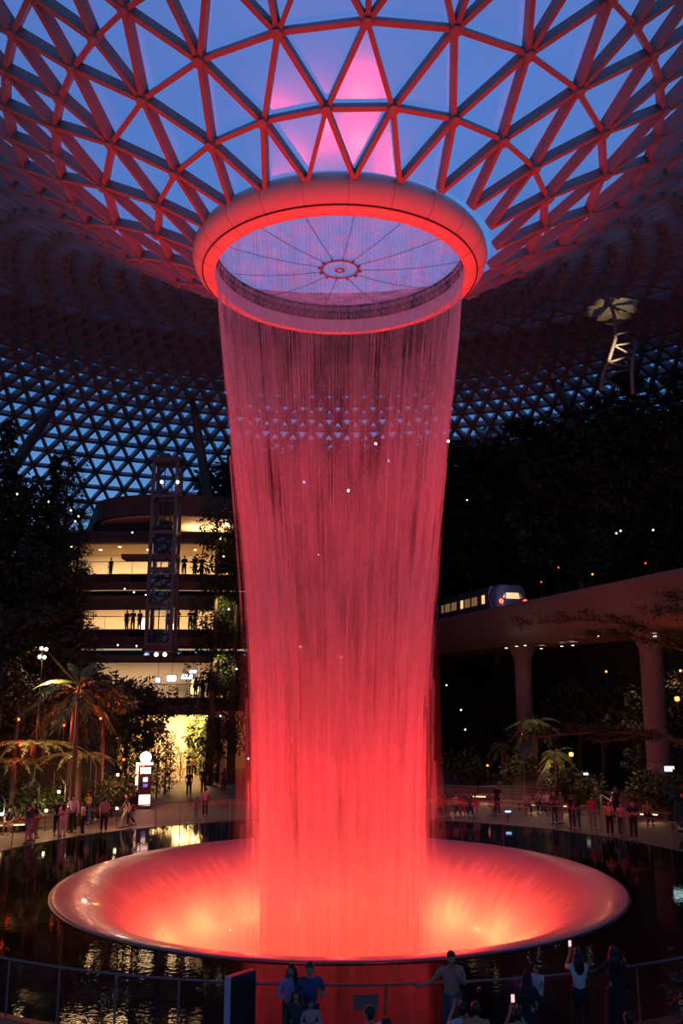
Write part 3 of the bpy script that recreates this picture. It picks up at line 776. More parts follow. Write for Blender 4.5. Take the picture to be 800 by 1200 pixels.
# ------------------------------------------------------------------ viaduct and train
VA, VB = Vector((8.4, 81, 0)), Vector((18.4, 46.8, 0))
VD = (VB-VA).normalized(); VN = Vector((VD.y, -VD.x, 0)) # to the left/front
if VN.y > 0 and VN.x > 0: VN = -VN
def viaduct():
    g = empty('monorail_viaduct', (13.4, 64, 0), label='pale curved viaduct carrying the train, crossing the right side above the plaza', cat='bridge')
    o = Vector((13.4, 64, 0))
    pts = [VA-VD*6, VA, VA+VD*7, VA+VD*14, VA+VD*21, VA+VD*28, VB, VB+VD*6, VB+VD*13]
    side = Vector((-VD.y, VD.x, 0))
    if side.x > 0: side = -side            # towards the waterfall
    sec = [(0, 13.42), (-.05, 13.2), (.55, 11.2), (1.3, 10.45), (4.6, 10.3), (5.3, 10.45), (6.0, 11.2), (6.6, 13.35), (6.55, 13.6), (6.3, 13.6), (6.2, 12.6), (.35, 12.6), (.25, 13.42)]
    vs = []; fs = []; L = len(sec)
    for p in pts:
        for u, z in sec: vs.append(p-side*u+Vector((0,0,z))-o)
    for i in range(len(pts)-1):
        for k in range(L):
            k2 = (k+1) % L; fs.append((i*L+k, i*L+k2, (i+1)*L+k2, (i+1)*L+k))
    m = MB(); m.add(vs, fs); m.build('deck', M['concrete'], g)
    m = MB()
    for u in (2.0, 4.4):
        m.beam(VA-VD*6-side*u+Vector((0,0,12.6))-o, VB+VD*13-side*u+Vector((0,0,12.6))-o, .5, .3, (0,0,1))
    m.build('track', M['concrete'], g)
    return g
viaduct()
def pier(px, t, label):
    c = VA+VD*t; side = Vector((-VD.y, VD.x, 0)); side = -side if side.x > 0 else side
    c = c-side*2.4
    g = empty('viaduct_column', c, label=label, cat='column')
    m = MB(); m.lathe([(.68,-.05),(.68,9.2)], 40); m.build('shaft', M['concrete'], g, True)
    m = MB(); m.lathe([(.68,9.0),(.72,9.5),(1.0,10.1),(1.3,10.5)], 40); m.build('capital', M['concrete'], g, True)
    m = MB(); m.lathe([(.71,0),(.71,2.65),(.69,2.7)], 40); m.build('base_cladding', mat('column_base_cladding', (.24,.19,.17), .7, noise=.08), g, True)
pier(728, 29.2, 'pale round viaduct column standing on the right plaza')
pier(585, 12.8, 'dim round viaduct column far back under the train')
def train():
    side = Vector((-VD.y, VD.x, 0)); side = -side if side.x > 0 else side
    base = VA+VD*11.6-side*2.35
    g = empty('shuttle_train', base+Vector((0,0,13.1)), label='small shuttle train with lit windows and red tail lights on the viaduct', cat='train')
    g.scale = (1, 1, .86); q = base+side*1.8+VD*1.6+Vector((0,0,14.6)); light('POINT', 'cowl_fill_light', q, 150, (.35,.42,1), 0)  # blue point added ahead of the train to brighten its cowl
    X = side; Y = -VD; Wd = 1.42   # local axes: X to the waterfall, Y along the train away from us
    def P(u, v, z): return X*u+Y*v+Vector((0,0,z))
    sec = [(-Wd,.25),(-Wd,1.9),(-Wd+.12,2.55),(-Wd+.45,2.85),(Wd-.45,2.85),(Wd-.12,2.55),(Wd,1.9),(Wd,.25),(Wd-.2,.02),(-Wd+.2,.02)]
    m = MB(); vs = []; fs = []; L = len(sec)
    st = [(.0,.82,.25),(.35,.93,.06),(.9,1,0),(12.2,1,0)]
    for v, s, dz in st:
        for u, z in sec: vs.append(P(u*s, v, z*(1-dz*.25)+dz*.1))
    for i in range(len(st)-1):
        for k in range(L): fs.append((i*L+k, i*L+(k+1) % L, (i+1)*L+(k+1) % L, (i+1)*L+k))
    fs.append(tuple(range(L))); fs.append(tuple(range((len(st)-1)*L, len(st)*L)))
    m.add(vs, fs); m.build('body', M['trainbody'], g)
    f = -.04
    m = MB(); m.add([P(-.62,f,1.42),P(.62,f,1.42),P(.55,f+.05,2.12),P(-.55,f+.05,2.12)], [(0,1,2,3)]); m.build('rear_window', M['winwarm'], g)
    for s in (-1, 1):
        m = MB(); m.add([P(s*.74,f,1.5),P(s*.98,f+.1,1.5),P(s*.9,f+.2,2.05),P(s*.68,f+.05,2.1)], [(0,1,2,3)]); m.build('corner_window', M['winwarm'], g)
        m = MB(); m.lathe([(.001,-.04),(.13,-.03),(.15,.04)], 14); t = m.build('tail_light', M['taillight'], g, True); t.rotation_euler = (PI/2, 0, 0); t.location = P(s*1.08, f-.06, 1.15); t.scale = (1.2, 1.5, 1)
    # pale raked end panel on the side facing the waterfall
    m = MB(); m.add([P(1.17,-.02,.15),P(1.43,.8,.15),P(1.43,1.5,2.0),P(1.30,1.3,2.72),P(.95,.10,2.55),P(.75,-.06,1.9),P(.98,-.05,1.3),P(.75,-.05,.3)], [(0,1,2,3,4,5,6,7)]); m.build('end_cowl', M['trainblue'], g)
    for i in range(7):
        v = 2.2+i*1.45; wdt = 1.15 if i % 3 else .6
        m = MB(); m.add([P(Wd+.015, v, 1.15), P(Wd+.015, v+wdt, 1.15), P(Wd+.0, v+wdt, 2.0), P(Wd+.0, v, 2.0)], [(0,1,2,3)])
        m.build('side_window', M['winwarm'] if i in (0,3) else mat('dim_train_window', (.2,.14,.08), .2, emit=.16, ecol=(1,.55,.22)), g)
    m = MB()
    for v in (2, 10): m.box(P(0, v, -.0)+Vector((0,0,0)), (2.2, 1.2, .3), math.atan2(VD.y, VD.x))
    m.build('bogie', M['black'], g)
    m = MB(); m.add([P(Wd-.1,12.4,.1),P(Wd-.1,12.9,.1),P(Wd-.4,13.6,2.2),P(Wd-.4,12.6,2.4)], [(0,1,2,3)]); m.build('far_cowl', M['trainblue'], g)
train()
# downlights under the viaduct
for i, (px, py) in enumerate(((593,759),(605,757),(615,756),(634,760),(658,757),(671,756),(701,745),(755,753),(767,745),(773,751))):
    p = on_z(px, py, 10.15 if py < 761 else 10.2)
    g = empty('downlight', p, label='small white downlight in the soffit under the viaduct', cat='downlight', group='downlights under the viaduct')
    m = MB(); m.lathe([(.001,-.03),(.09,-.03),(.11,.05)], 10); m.build('lens', M['lampwhite'], g, True)
    m = MB(); m.lathe([(.11,-.02),(.15,-.02),(.15,.08)], 10); m.build('trim_ring', M['darksteel'], g, True)
for px, py in ((605,757),(671,756),(755,753)):
    p = on_z(px, py, 10.0); light('SPOT', 'viaduct_downlight', (p.x, p.y-.5, 9.9), 560, (1, .50, .26), 0, (p.x, p.y-4, 0), 110, .7)
# ------------------------------------------------------------------ trees
def ground(x, y): return max(0, hill_h(x, y))
def tree_meshes(kind, seed):
    r = random.Random(seed); t = MB(); c = MB()
    def leafball(ctr, rad, n, L, flat=.7, W=.5):
        for i in range(n):
            v = Vector((r.gauss(0,1), r.gauss(0,1), r.gauss(0,1)*flat)); v = v.normalized()*rad*r.uniform(.35,1)**.6 if v.length > .01 else v
            v.z *= flat
            d = v.normalized()+Vector((r.uniform(-.7,.7), r.uniform(-.7,.7), r.uniform(-.8,.3)))
            l = L*r.uniform(.6,1.3); c.leaf(Vector(ctr)+v, d, l, l*W, (r.uniform(-1,1), r.uniform(-1,1), 1))
    if kind == 'broad':           # height 10
        t.tube([(0,0,-.5),(.1,.05,2.5),(.0,.2,5),(.2,.1,8)], [.30,.22,.16,.07], 8)
        for i in range(9):
            a = i*2.4; z = 3.5+i*.55; L = r.uniform(1.8,3)*(1-.05*i)
            e = Vector((math.cos(a)*L, math.sin(a)*L, z+r.uniform(.8,1.8))); t.tube([(0,.1,z), e*.5+Vector((0,0,z*.5+.1)), e], [.10,.07,.03], 6)
            leafball(e, r.uniform(1.0,1.6), 150, .42)
        leafball((.2,.1,8.4), 1.6, 260, .42); leafball((0,0,6.6), 2.0, 240, .42)
    elif kind == 'tall':          # height 20, many small leaves
        t.tube([(0,0,-1),(.1,.1,5),(.0,.3,11),(.2,.1,18)], [.45,.34,.22,.07], 8)
        for i in range(26):
            a = i*2.4; z = 2+i*.64; L = (3.6-.09*i)*r.uniform(.7,1.1)
            e = Vector((math.cos(a)*L, math.sin(a)*L, z+r.uniform(.6,1.8))); t.tube([(0,.1,z), e*.5+Vector((0,0,z*.5+.1)), e], [.12,.08,.03], 5)
            leafball(e, r.uniform(1.4,2.1), 230, .62, .65, .5)
        leafball((.2,.1,18.4), 1.5, 300, .36, .8, .4)
    elif kind == 'narrow':        # height 20, slender crown
        t.tube([(0,0,-1),(.1,.1,5),(.0,.2,11),(.1,.1,19)], [.34,.26,.16,.05], 8)
        for i in range(30):
            a = i*2.4; z = 1.5+i*.6; L = (1.5-.03*i)*r.uniform(.6,1.2)
            e = Vector((math.cos(a)*L, math.sin(a)*L, z+r.uniform(.2,.9))); t.tube([(0,.1,z), e], [.07,.02], 5)
            leafball(e, r.uniform(.7,1.1), 190, .30, .8, .42)
        leafball((.1,.1,19.3), .7, 150, .28, 1, .4)
    elif kind == 'conifer':       # height 16, layered drooping tiers
        t.tube([(0,0,-.8),(0,0,8),(.05,0,16)], [.34,.2,.03], 8)
        z = 2.5
        while z < 15.8:
            Lr = 2.6*(1-z/16.6)+.2
            for k in range(8):
                a = r.uniform(0, 2*PI); L = Lr*r.uniform(.65,1.2)
                pts = [Vector((math.cos(a)*L*s, math.sin(a)*L*s, z+.25*s-.5*s*s)) for s in (0,.35,.7,1)]
                t.tube(pts, [.035,.03,.02,.008], 4, False)
                for s in range(15):
                    p = pts[0].lerp(pts[-1], .15+.85*s/14)
                    for q in (-1, 1):
                        d = Vector((math.cos(a+q*.9), math.sin(a+q*.9), -.35+r.uniform(-.3,.3))); c.leaf(p, d, r.uniform(.25,.5), .11)
            z += r.uniform(.36,.58)
    elif kind == 'slim':          # thin pole tree with a high forked crown, height 9
        t.tube([(0,0,-.3),(.04,0,3),(.0,.05,6.2)], [.16,.13,.10], 8)
        for i in range(7):
            a = i*2*PI/7+.3; L = 1.5+.5*(i % 2); e = Vector((math.cos(a)*L, math.sin(a)*L, 7.4+.5*(i % 3)))
            t.tube([(0,.05,6.0+.12*i), (math.cos(a)*L*.5, math.sin(a)*L*.5, 6.9), e], [.06,.045,.015], 5)
            leafball(e, .8, 80, .36); leafball(e*.7+Vector((0,0,2.1)), .6, 50, .36)
    elif kind == 'palm':          # height 6
        pts = [(0,0,-.3),(.1,0,2),(.2,.05,4),(.25,.05,5)]; t.tube(pts, [.20,.14,.12,.13], 8)
        for i in range(18):
            a = i*2.399; el = .9-.085*i; L = r.uniform(1.5,2.2); P = []
            for s in range(9):
                u = s/8; P.append(Vector((.25+math.cos(a)*L*u*math.cos(el*(1-u*.3)), .05+math.sin(a)*L*u*math.cos(el*(1-u*.3)), 5+L*u*math.sin(el)-1.2*u*u)))
            c.tube(P, [.03-.003*k for k in range(9)], 4, False)
            for s in range(26):
                u = .12+.88*s/25; k = min(7, int(u*8)); p = P[k].lerp(P[k+1], u*8-k); tdir = (P[k+1]-P[k]).normalized()
                b = tdir.cross(Vector((0,0,1))).normalized()
                for q in (-1, 1): c.leaf(p, b*q*.8+tdir*.6+Vector((0,0,-.25)), .62*(1-.6*abs(u-.45)), .065)
    elif kind == 'fern':          # tree fern, height 3
        t.tube([(0,0,-.2),(.02,0,1),(.05,.02,2.2)], [.13,.11,.09], 8)
        for i in range(14):
            a = i*2.399; L = r.uniform(1.2,1.7); P = [Vector((.05+math.cos(a)*L*u, .02+math.sin(a)*L*u, 2.2+.6*u-.9*u*u)) for u in [k/8 for k in range(9)]]
            c.tube(P, .012, 4, False)
            for s in range(22):
                u = .1+.9*s/21; k = min(7, int(u*8)); p = P[k].lerp(P[k+1], u*8-k); td = (P[k+1]-P[k]).normalized(); b = td.cross(Vector((0,0,1))).normalized()
                for q in (-1, 1): c.leaf(p, b*q+td*.4, .38*(1.05-u), .07)
    elif kind == 'layer':         # flat tiers of fine leaves on long level limbs; x<0 side reaches far
        t.tube([(0,0,-.3),(-.1,0,3),(.0,.1,7),(.2,0,11.5)], [.26,.22,.17,.06], 8)
        for (z, L, az, n) in ((10.2,11,PI+.05,34),(9.6,8,PI-.35,24),(10.6,6,PI+.5,20),(4.9,11.5,PI+.02,34),(4.5,7.5,PI-.3,22),(5.3,5,.4,14),(9.2,5,.3,14),(7.4,4,PI+.2,10),(11.6,4,PI-.2,12)):
            P = [Vector((math.cos(az)*L*u, math.sin(az)*L*u, z+(-1.2*(1-u)**2)+.25*math.sin(u*6+z))) for u in [k/10 for k in range(11)]]
            t.tube([(0,0,z-1.5)]+P[1:], [.13,.11,.10,.09,.075,.065,.055,.045,.035,.025,.015], 6)
            for i in range(n):
                u = r.uniform(.18,1); k = min(9, int(u*10)); p = P[k].lerp(P[k+1], u*10-k)
                sg = r.choice((-1, 1)); a2 = az+sg*r.uniform(.4,1.1); l = r.uniform(.6,1.8)*(1.15-.5*u)
                e = p+Vector((math.cos(a2)*l, math.sin(a2)*l, r.uniform(-.05,.45))); t.tube([p, (p+e)/2+Vector((0,0,.1)), e], [.03,.02,.008], 4, False)
                for q in range(60):
                    s = r.uniform(.2,1.05); pp = p.lerp(e, s)+Vector((r.gauss(0,.22), r.gauss(0,.22), r.gauss(.04,.10)))
                    c.leaf(pp, (r.uniform(-1,1), r.uniform(-1,1), r.uniform(-.3,.2)), r.uniform(.14,.26), .10, (0,0,1))
    elif kind == 'bush':          # height 2
        for i in range(6):
            a = i*1.1; e = Vector((math.cos(a)*.5, math.sin(a)*.5, 1.1+.2*(i % 3))); t.tube([(0,0,-.1), e*.5, e], [.04,.03,.012], 5)
            leafball(e, .65, 110, .26, .9)
        leafball((0,0,.7), .8, 120, .26, .8)
    elif kind == 'shrubtall':     # leafy column, height 6
        t.tube([(0,0,-.1),(.05,0,2),(.1,.1,5.6)], [.09,.07,.02], 6)
        for i in range(16):
            a = i*2.4; z = .5+i*.33; e = Vector((math.cos(a)*r.uniform(.3,.75), math.sin(a)*r.uniform(.3,.75), z+.35)); t.tube([(.04,0,z), e], [.03,.01], 5)
            leafball(e, .55, 85, .24, .8, .45)
    return t.mesh(kind+'_trunk', M['bark'], True), c.mesh(kind+'_crown', M['leafdark'])
TM = {}
def tree(kind, var, x, y, s, rz, label, cat='tree', group=None, leaf=None, name=None, z=None):
    k = (kind, var)
    if k not in TM: TM[k] = tree_meshes(kind, 11+var*7+len(kind))
    nm = name or dict(broad='broadleaf_tree', conifer='conifer_tree', tall='tall_tree', narrow='slender_tree', slim='slim_tree', palm='palm_tree', fern='tree_fern', layer='layered_tree', bush='bush', shrubtall='tall_shrub')[kind]
    g = empty(nm, (x, y, ground(x, y) if z is None else z), rz, label=label, cat=cat, group=group); g.scale = (s, s, s)
    link('stems' if kind in ('bush','shrubtall') else 'trunk', TM[k][0], g); c = link('crown', TM[k][1], g)
    if leaf:
        c.material_slots[0].link = 'OBJECT'; c.material_slots[0].material = M[leaf]
    return g
HT = dict(broad=10, conifer=16, tall=20, narrow=20, slim=9, palm=6.4, fern=2.9, layer=12, bush=2, shrubtall=6)
def tree_px(kind, var, px, ptop, Y, label, group=None, rz=None, leaf=None, **k):
    top = on_y(px, ptop, Y); z0 = ground(top.x, Y)
    s = max(.25, (top.z-z0)/HT[kind])
    return tree(kind, var, top.x, Y, s, R.uniform(0, 6) if rz is None else rz, label, group=group, leaf=leaf, **k)
R = random.Random(21)
# left mass
LM = 'black trees massed on the left slope'
for px, pt, Y, kd in ((12,488,60,'conifer'),(66,530,63,'conifer'),(84,522,61,'narrow')):
    tree_px(kd, 0, px, pt, Y, {12:'pointed black conifer with the highest tip at the far left edge', 66:'slim black conifer with a ragged tip, against the blue triangles', 84:'slender black tree next to the lift tower side of the left mass'}[px])
for i, (px, pt, Y, kd) in enumerate(((30,560,60,'tall'),(52,590,61,'narrow'),(95,590,62,'narrow'),(4,565,58,'tall'),(70,580,60,'narrow'),(20,640,56,'broad'),(50,650,57,'broad'),(78,640,58,'narrow'),(35,700,53,'broad'),(66,705,56,'broad'),(8,715,52,'broad'),(98,660,57,'narrow'),(58,745,53,'broad'),(90,750,56,'narrow'),(25,780,50,'broad'),(112,735,60,'narrow'),(56,800,51,'broad'))):
    tree_px(kd, 1+i % 3, px, pt, Y, 'black leafy tree within the dark tree mass on the left slope', LM)
for i, (px, pt, Y, s_) in enumerate(((254,592,69,'dark slender tree hanging beside the roof storey, left of the waterfall'),(278,600,70,'dark slender tree against the left edge of the waterfall'),(150,800,61,'dark small tree below the lift tower, above the totem'),(178,806,62,'dark small tree in front of the lowest gallery, left of the tunnel'),(138,825,59,'dark small tree left of the totem in the planting'),(176,842,60,'dark small tree right behind the totem'))):
    tree_px('narrow', i % 2, px, pt, Y, s_)
for px, pt, Y, lb in ((150,788,61.5,'dark bushy tree in front of the lowest gallery, left part'),(174,800,63,'dark bushy tree in front of the lowest gallery, just left of the tunnel mouth'),(126,782,59.5,'dark bushy tree behind the slim pale trunk'),(165,858,60,'low dark tree right behind the totem, under the gallery trees'),(140,850,58,'low dark tree left of the totem, under the gallery trees')):
    tree_px('broad', px % 3, px, pt, Y, lb)
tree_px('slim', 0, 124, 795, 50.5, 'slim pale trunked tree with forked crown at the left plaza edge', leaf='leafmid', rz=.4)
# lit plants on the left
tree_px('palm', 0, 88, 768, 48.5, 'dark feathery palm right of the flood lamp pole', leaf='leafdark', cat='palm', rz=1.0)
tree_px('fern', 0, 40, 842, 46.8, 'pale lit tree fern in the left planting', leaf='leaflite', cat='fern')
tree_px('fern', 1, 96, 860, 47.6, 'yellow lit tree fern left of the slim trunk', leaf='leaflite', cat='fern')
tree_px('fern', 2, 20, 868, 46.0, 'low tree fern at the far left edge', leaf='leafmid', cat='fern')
BU = 'dark bushes along the left planters'
for px, py, Y in ((8,900,47.2),(60,905,48),(85,895,49.5),(140,892,52),(112,900,50),(166,880,57),(30,905,46.5)):
    p = on_y(px, py, Y); tree('bush', 0, p.x, Y, R.uniform(.7,1.1), R.uniform(0,6), 'dark low bush in the planters behind the left benches', 'bush', BU, 'leafmid')
for i, (px, pt, Y, v) in enumerate(((196,858,62,0),(200,868,66,1),(212,880,72,0),(186,870,60,1))):
    tree_px('shrubtall', v, px, pt, Y, ('leafy shrub in front of the glowing tunnel wall, beside the totem', 'tall shrub silhouetted on the bright tunnel wall', 'shrub deepest in the tunnel, against the brightest wall', 'dark shrub just right of the lit totem')[i], leaf='leafmid', cat='shrub')
# right mass
RM = 'black trees massed on the right hillside'
def right_y(px, s): return (s+30.8)/(.96*(px-400)/1017*.98+.281)
for i, (px, pt, s_, kd) in enumerate(((540,508,11.5,'tall'),(575,494,11,'tall'),(606,488,11,'tall'),(640,499,11,'conifer'),(668,478,10.5,'tall'),(700,464,10.5,'tall'),(735,430,10,'tall'),(764,442,10.5,'conifer'),(790,432,10,'tall'),
        (556,520,10.5,'tall'),(590,515,10,'tall'),(622,512,10,'tall'),(655,510,10,'tall'),(685,500,9.5,'tall'),(716,480,9.5,'tall'),(752,475,9.5,'tall'),(805,480,9,'tall'),
        (530,590,10,'tall'),(566,590,9.5,'broad'),(600,580,9.5,'tall'),(640,580,9,'tall'),(672,570,9,'tall'),(705,560,9,'tall'),(740,545,8.8,'tall'),(780,540,8.6,'tall'),
        (520,640,9.5,'broad'),(552,645,9,'broad'),(585,640,8.8,'broad'),(620,635,8.8,'broad'),(655,625,8.6,'broad'),(690,615,8.6,'broad'),(725,605,8.4,'broad'),(765,595,8.4,'broad'),(800,585,8.2,'broad'))):
    lab = {0:'black tree just right of the waterfall, under its red edge', 3:'pointed black conifer below the pale raking column', 6:'highest black tree on the right, beside the lit ladder truss', 7:'black conifer at the right end of the skyline of trees'}.get(i, 'black leafy tree within the dark tree mass on the right hillside')
    tree_px(kd, i % 3, px, pt, right_y(px, s_), lab, None if i in (0,3,6,7) else RM)
for i in range(30):
    px = 528+i*9.6; sky = 505-(px-528)*.27 if px < 700 else (455-(px-700)*.2)
    tree_px('tall' if i % 3 else 'broad', i % 3, px+R.uniform(-4,4), sky+R.uniform(12,75), right_y(px, R.uniform(8.2,9.8)), 'black leafy tree within the dark tree mass on the right hillside', RM)
BM = 'dark trees behind the waterfall'
for px, pt, Y in ((285,540,89),(308,520,90),(330,530,90),(352,515,89),(375,525,90),(398,520,89),(422,525,90),(446,515,89),(470,520,90),(495,510,89),(515,520,90),(320,660,88),(385,680,88),(440,670,88),(485,660,87),(350,770,87),(420,790,87),(470,770,86)):
    tree_px('tall' if pt < 600 else 'broad', px % 3, px, pt, Y, 'dark tree seen faintly through the falling water', BM)
p = on_y(862, 930, 44); tree('layer', 0, 20.2, 44, 1.0, 0, 'wide tree with flat layered branches spreading in from the right edge', leaf='leafdark')
# under the viaduct: lit plants on the right
tree_px('palm', 1, 648, 866, 56, 'yellow green lit palm behind the right stairs', leaf='leaflite', cat='palm')
tree_px('palm', 0, 625, 824, 62, 'pale lit small palm in the dark under the viaduct', leaf='leafmid', cat='palm')
tree_px('palm', 1, 586, 858, 63, 'dim small palm left of the right stairs', leaf='leafdark', cat='palm')
BR_ = 'dark bushes along the right planters'
for px, Y in ((540,68),(560,66),(610,61),(660,57),(690,55),(760,52),(785,50),(770,56)):
    p = on_y(px, 925, Y); tree('bush', 1, p.x, Y, R.uniform(.9,1.4), R.uniform(0,6), 'dark low bush in the planters behind the right plaza', 'bush', BR_, 'leafmid')
for i, (px, pt, s_) in enumerate(((520,800,5),(548,795,5.5),(572,800,5),(605,795,5.5),(640,800,5),(675,795,5.5),(700,792,5.5),(752,785,5.5),(780,780,5.5),(808,775,5),(600,850,2),(560,850,2.5),(760,840,3))):
    tree_px('broad', i % 3, px, pt, right_y(px, s_), 'dark tree in the gloom under the viaduct', 'dark trees under the viaduct')
# near right foreground shrubs
tree('shrubtall', 0, 7.55, 18.3, .86, 1.0, 'tall black leafy shrub at the right edge, in front of the pool', 'shrub', leaf='leafdark')
tree('shrubtall', 1, 8.6, 18.9, .95, 2.0, 'black leafy shrub cut by the right edge of the picture', 'shrub', leaf='leafdark')
tree('bush', 2, 6.9, 17.4, .8, .3, 'low dark bush at the bottom right corner', 'bush', leaf='leafdark')
# garden lamps: small red and amber uplights among the plants, each with its glow
def garden_lamp(px, py, Y, m, label, group=None, power=0, col=(1,.12,.03), r=.07):
    p = on_y(px, py, Y); g = empty('garden_lamp', p, label=label, cat='lamp', group=group)
    b = MB(); b.lathe([(.001,.09),(.07,.08),(.10,.0),(.07,-.08),(.001,-.09)], 10); o = b.build('lens', m, g, True); o.scale = (r/.1,)*3
    zz = max(.2, min(1.2, p.z-ground(p.x, Y)))
    b = MB(); b.tube([(0,0,-.08*r/.1),(0,.02,-zz)], .022, 5); b.build('stem', M['black'], g)
    if power: light('POINT', 'garden_light', (p.x, p.y-.35, p.z+.1), power, col, 0)
RG = 'red garden lamps in the left planting'
for px, py, Y in ((22,843,46.2),(24,873,46),(118,842,49.6),(145,890,51),(92,803,48.6),(75,850,49),(168,897,54),(139,824,52)):
    garden_lamp(px, py, Y, M['lampred'], 'small red lamp glowing among the leaves on the left slope', RG, 130)
garden_lamp(571,897,60, M['lampcandle'], 'small orange flame lamp in the dark left of the right stairs', power=40, col=(1,.4,.1))
garden_lamp(611,861,60, M['lampcandle'], 'small orange flame lamp higher up above the right stairs', power=30, col=(1,.3,.08))
garden_lamp(669,884,53, M['lampcandle'], 'bright orange lamp left of the viaduct column base', power=40, col=(1,.35,.08), r=.14)
garden_lamp(793,819,47, M['lampcandle'], 'orange torch lamp at the right edge under the viaduct', power=40, col=(1,.35,.08), r=.14)
garden_lamp(797,786,47, M['lampcandle'], 'upper orange torch lamp at the right edge', power=25, col=(1,.3,.08))
garden_lamp(710,787,54, M['lampcandle'], 'tiny orange lamp at the left side of the viaduct column')
garden_lamp(694,673,60, M['lampcandle'], 'tiny orange lamp in the dark trees above the viaduct')
for px, py, Y in ((654,665,62),(634,682,62),(756,660,57)):
    garden_lamp(px, py, Y, M['lampred'], 'tiny red lamp in the dark trees above the viaduct', 'tiny red lamps above the viaduct', r=.06)
# small white spotlights scattered on slabs and slopes
WS = 'tiny white spotlights in the dark'
for px, py, Y in ((155,624,68),(92,605,61),(88,611,61),(83,598,60),(20,579,58),(57,588,60),(262,652,68),(268,714,68),(277,784,68),(146,690,69),(157,694,69),(171,697,69),(138,756,68.5),(160,757,68.5),(171,767,68.5),(227,839,69.5),(243,839,69.5),(258,839,69.5),(170,841,69),
        (515,500,80),(540,832,68),(545,855,66),(523,803,74),(547,586,76),(727,622,60),(765,621,58),(722,625,60),(355,657,88),(373,650,88),(300,718,84),(330,780,84),(291,889,70)):
    p = on_y(px, py, Y-.6); g = empty('spotlight', p, label='tiny white spotlight shining out of the dark', cat='spotlight', group=WS)
    b = MB(); b.ball((0,0,0), .055, 8, 6); b.build('bulb', M['lampwhite'], g, True)
    b = MB(); b.lathe([(.05,.14),(.075,.10),(.08,.0),(.07,-.02)], 8); o = b.build('housing', M['black'], g, True); o.rotation_euler = (-PI/2, 0, 0)
for k, (px, py) in enumerate(((183,767),(193,767))):
    p = on_y(px, py, 68.6); g = empty('spotlight', p, label='pair of bluish spotlights on the slab above the lowest gallery, '+('left one' if k == 0 else 'right one'), cat='spotlight')
    b = MB(); b.ball((0,0,0), .15, 10, 8); b.build('bulb', M['lampwhite'], g, True)
    b = MB(); b.lathe([(.10,.3),(.18,.2),(.19,.0),(.17,-.03)], 12); o = b.build('housing', M['black'], g, True); o.rotation_euler = (-PI/2, 0, 0)
for k, (px, py, Y, mk) in enumerate(((408,575,84,'lampwhite'),(440,520,86,'lampwarm'),(356,565,84,'lampblue'),(455,540,86,'lampblue'),(525,517,82,'lampwarm'),(521,508,82,'lampblue'),(345,660,86,'lampcandle'),(400,770,84,'lampcandle'),(352,758,84,'lampcandle'),(333,685,86,'lampcandle'))):
    p = on_y(px, py, Y); g = empty('spotlight', p, label='coloured spotlight seen through the falling water, '+['brightest white one at mid height','amber one high up','blue one left of the white one','violet one under the amber one','amber one at its right edge','blue one at its right edge','small orange one upper left','orange one lowest','small orange one beside the lowest','small orange one in the upper middle'][k], cat='spotlight')
    b = MB(); b.ball((0,0,0), .13, 8, 6); b.build('bulb', M[mk], g, True)
    b = MB(); b.lathe([(.1,.3),(.16,.2),(.17,.0)], 10); o = b.build('housing', M['black'], g, True); o.rotation_euler = (-PI/2, 0, 0)
# flood lamp cluster on its pole
def cluster():
    p = on_y(50, 765, 46.5); g = empty('flood_lamp_pole', (p.x, 46.5, ground(p.x, 46.5)), label='pole with a cluster of four warm flood lamps in the left trees', cat='lamp post')
    h = p.z-ground(p.x, 46.5)
    b = MB(); b.tube([(0,0,0),(0,0,h+.3)], [.07,.05], 8); b.build('pole', M['black'], g, True)
    for dx, dz in ((-.02,.22),(.22,.18),(-.10,-.22),(.16,-.24)):
        b = MB(); b.ball((dx, -.15, h+dz), (.09,.06,.09), 10, 8); b.build('lamp', M['lampwarm'], g, True)
        b = MB(); b.tube([(0,0,h),(dx,-.1,h+dz)], .03, 6); b.build('bracket', M['black'], g)
    light('SPOT', 'flood_light', (p.x+.1, 44.3, p.z+.25), 420, (1,.84,.52), 0, (p.x+.7, 45.0, p.z-1.4), 80, .8)
    light('SPOT', 'flood_light', (p.x+.1, 45.9, p.z), 1700, (1,.52,.20), 0, (-12.5, 42, 0), 80, .9)
cluster()
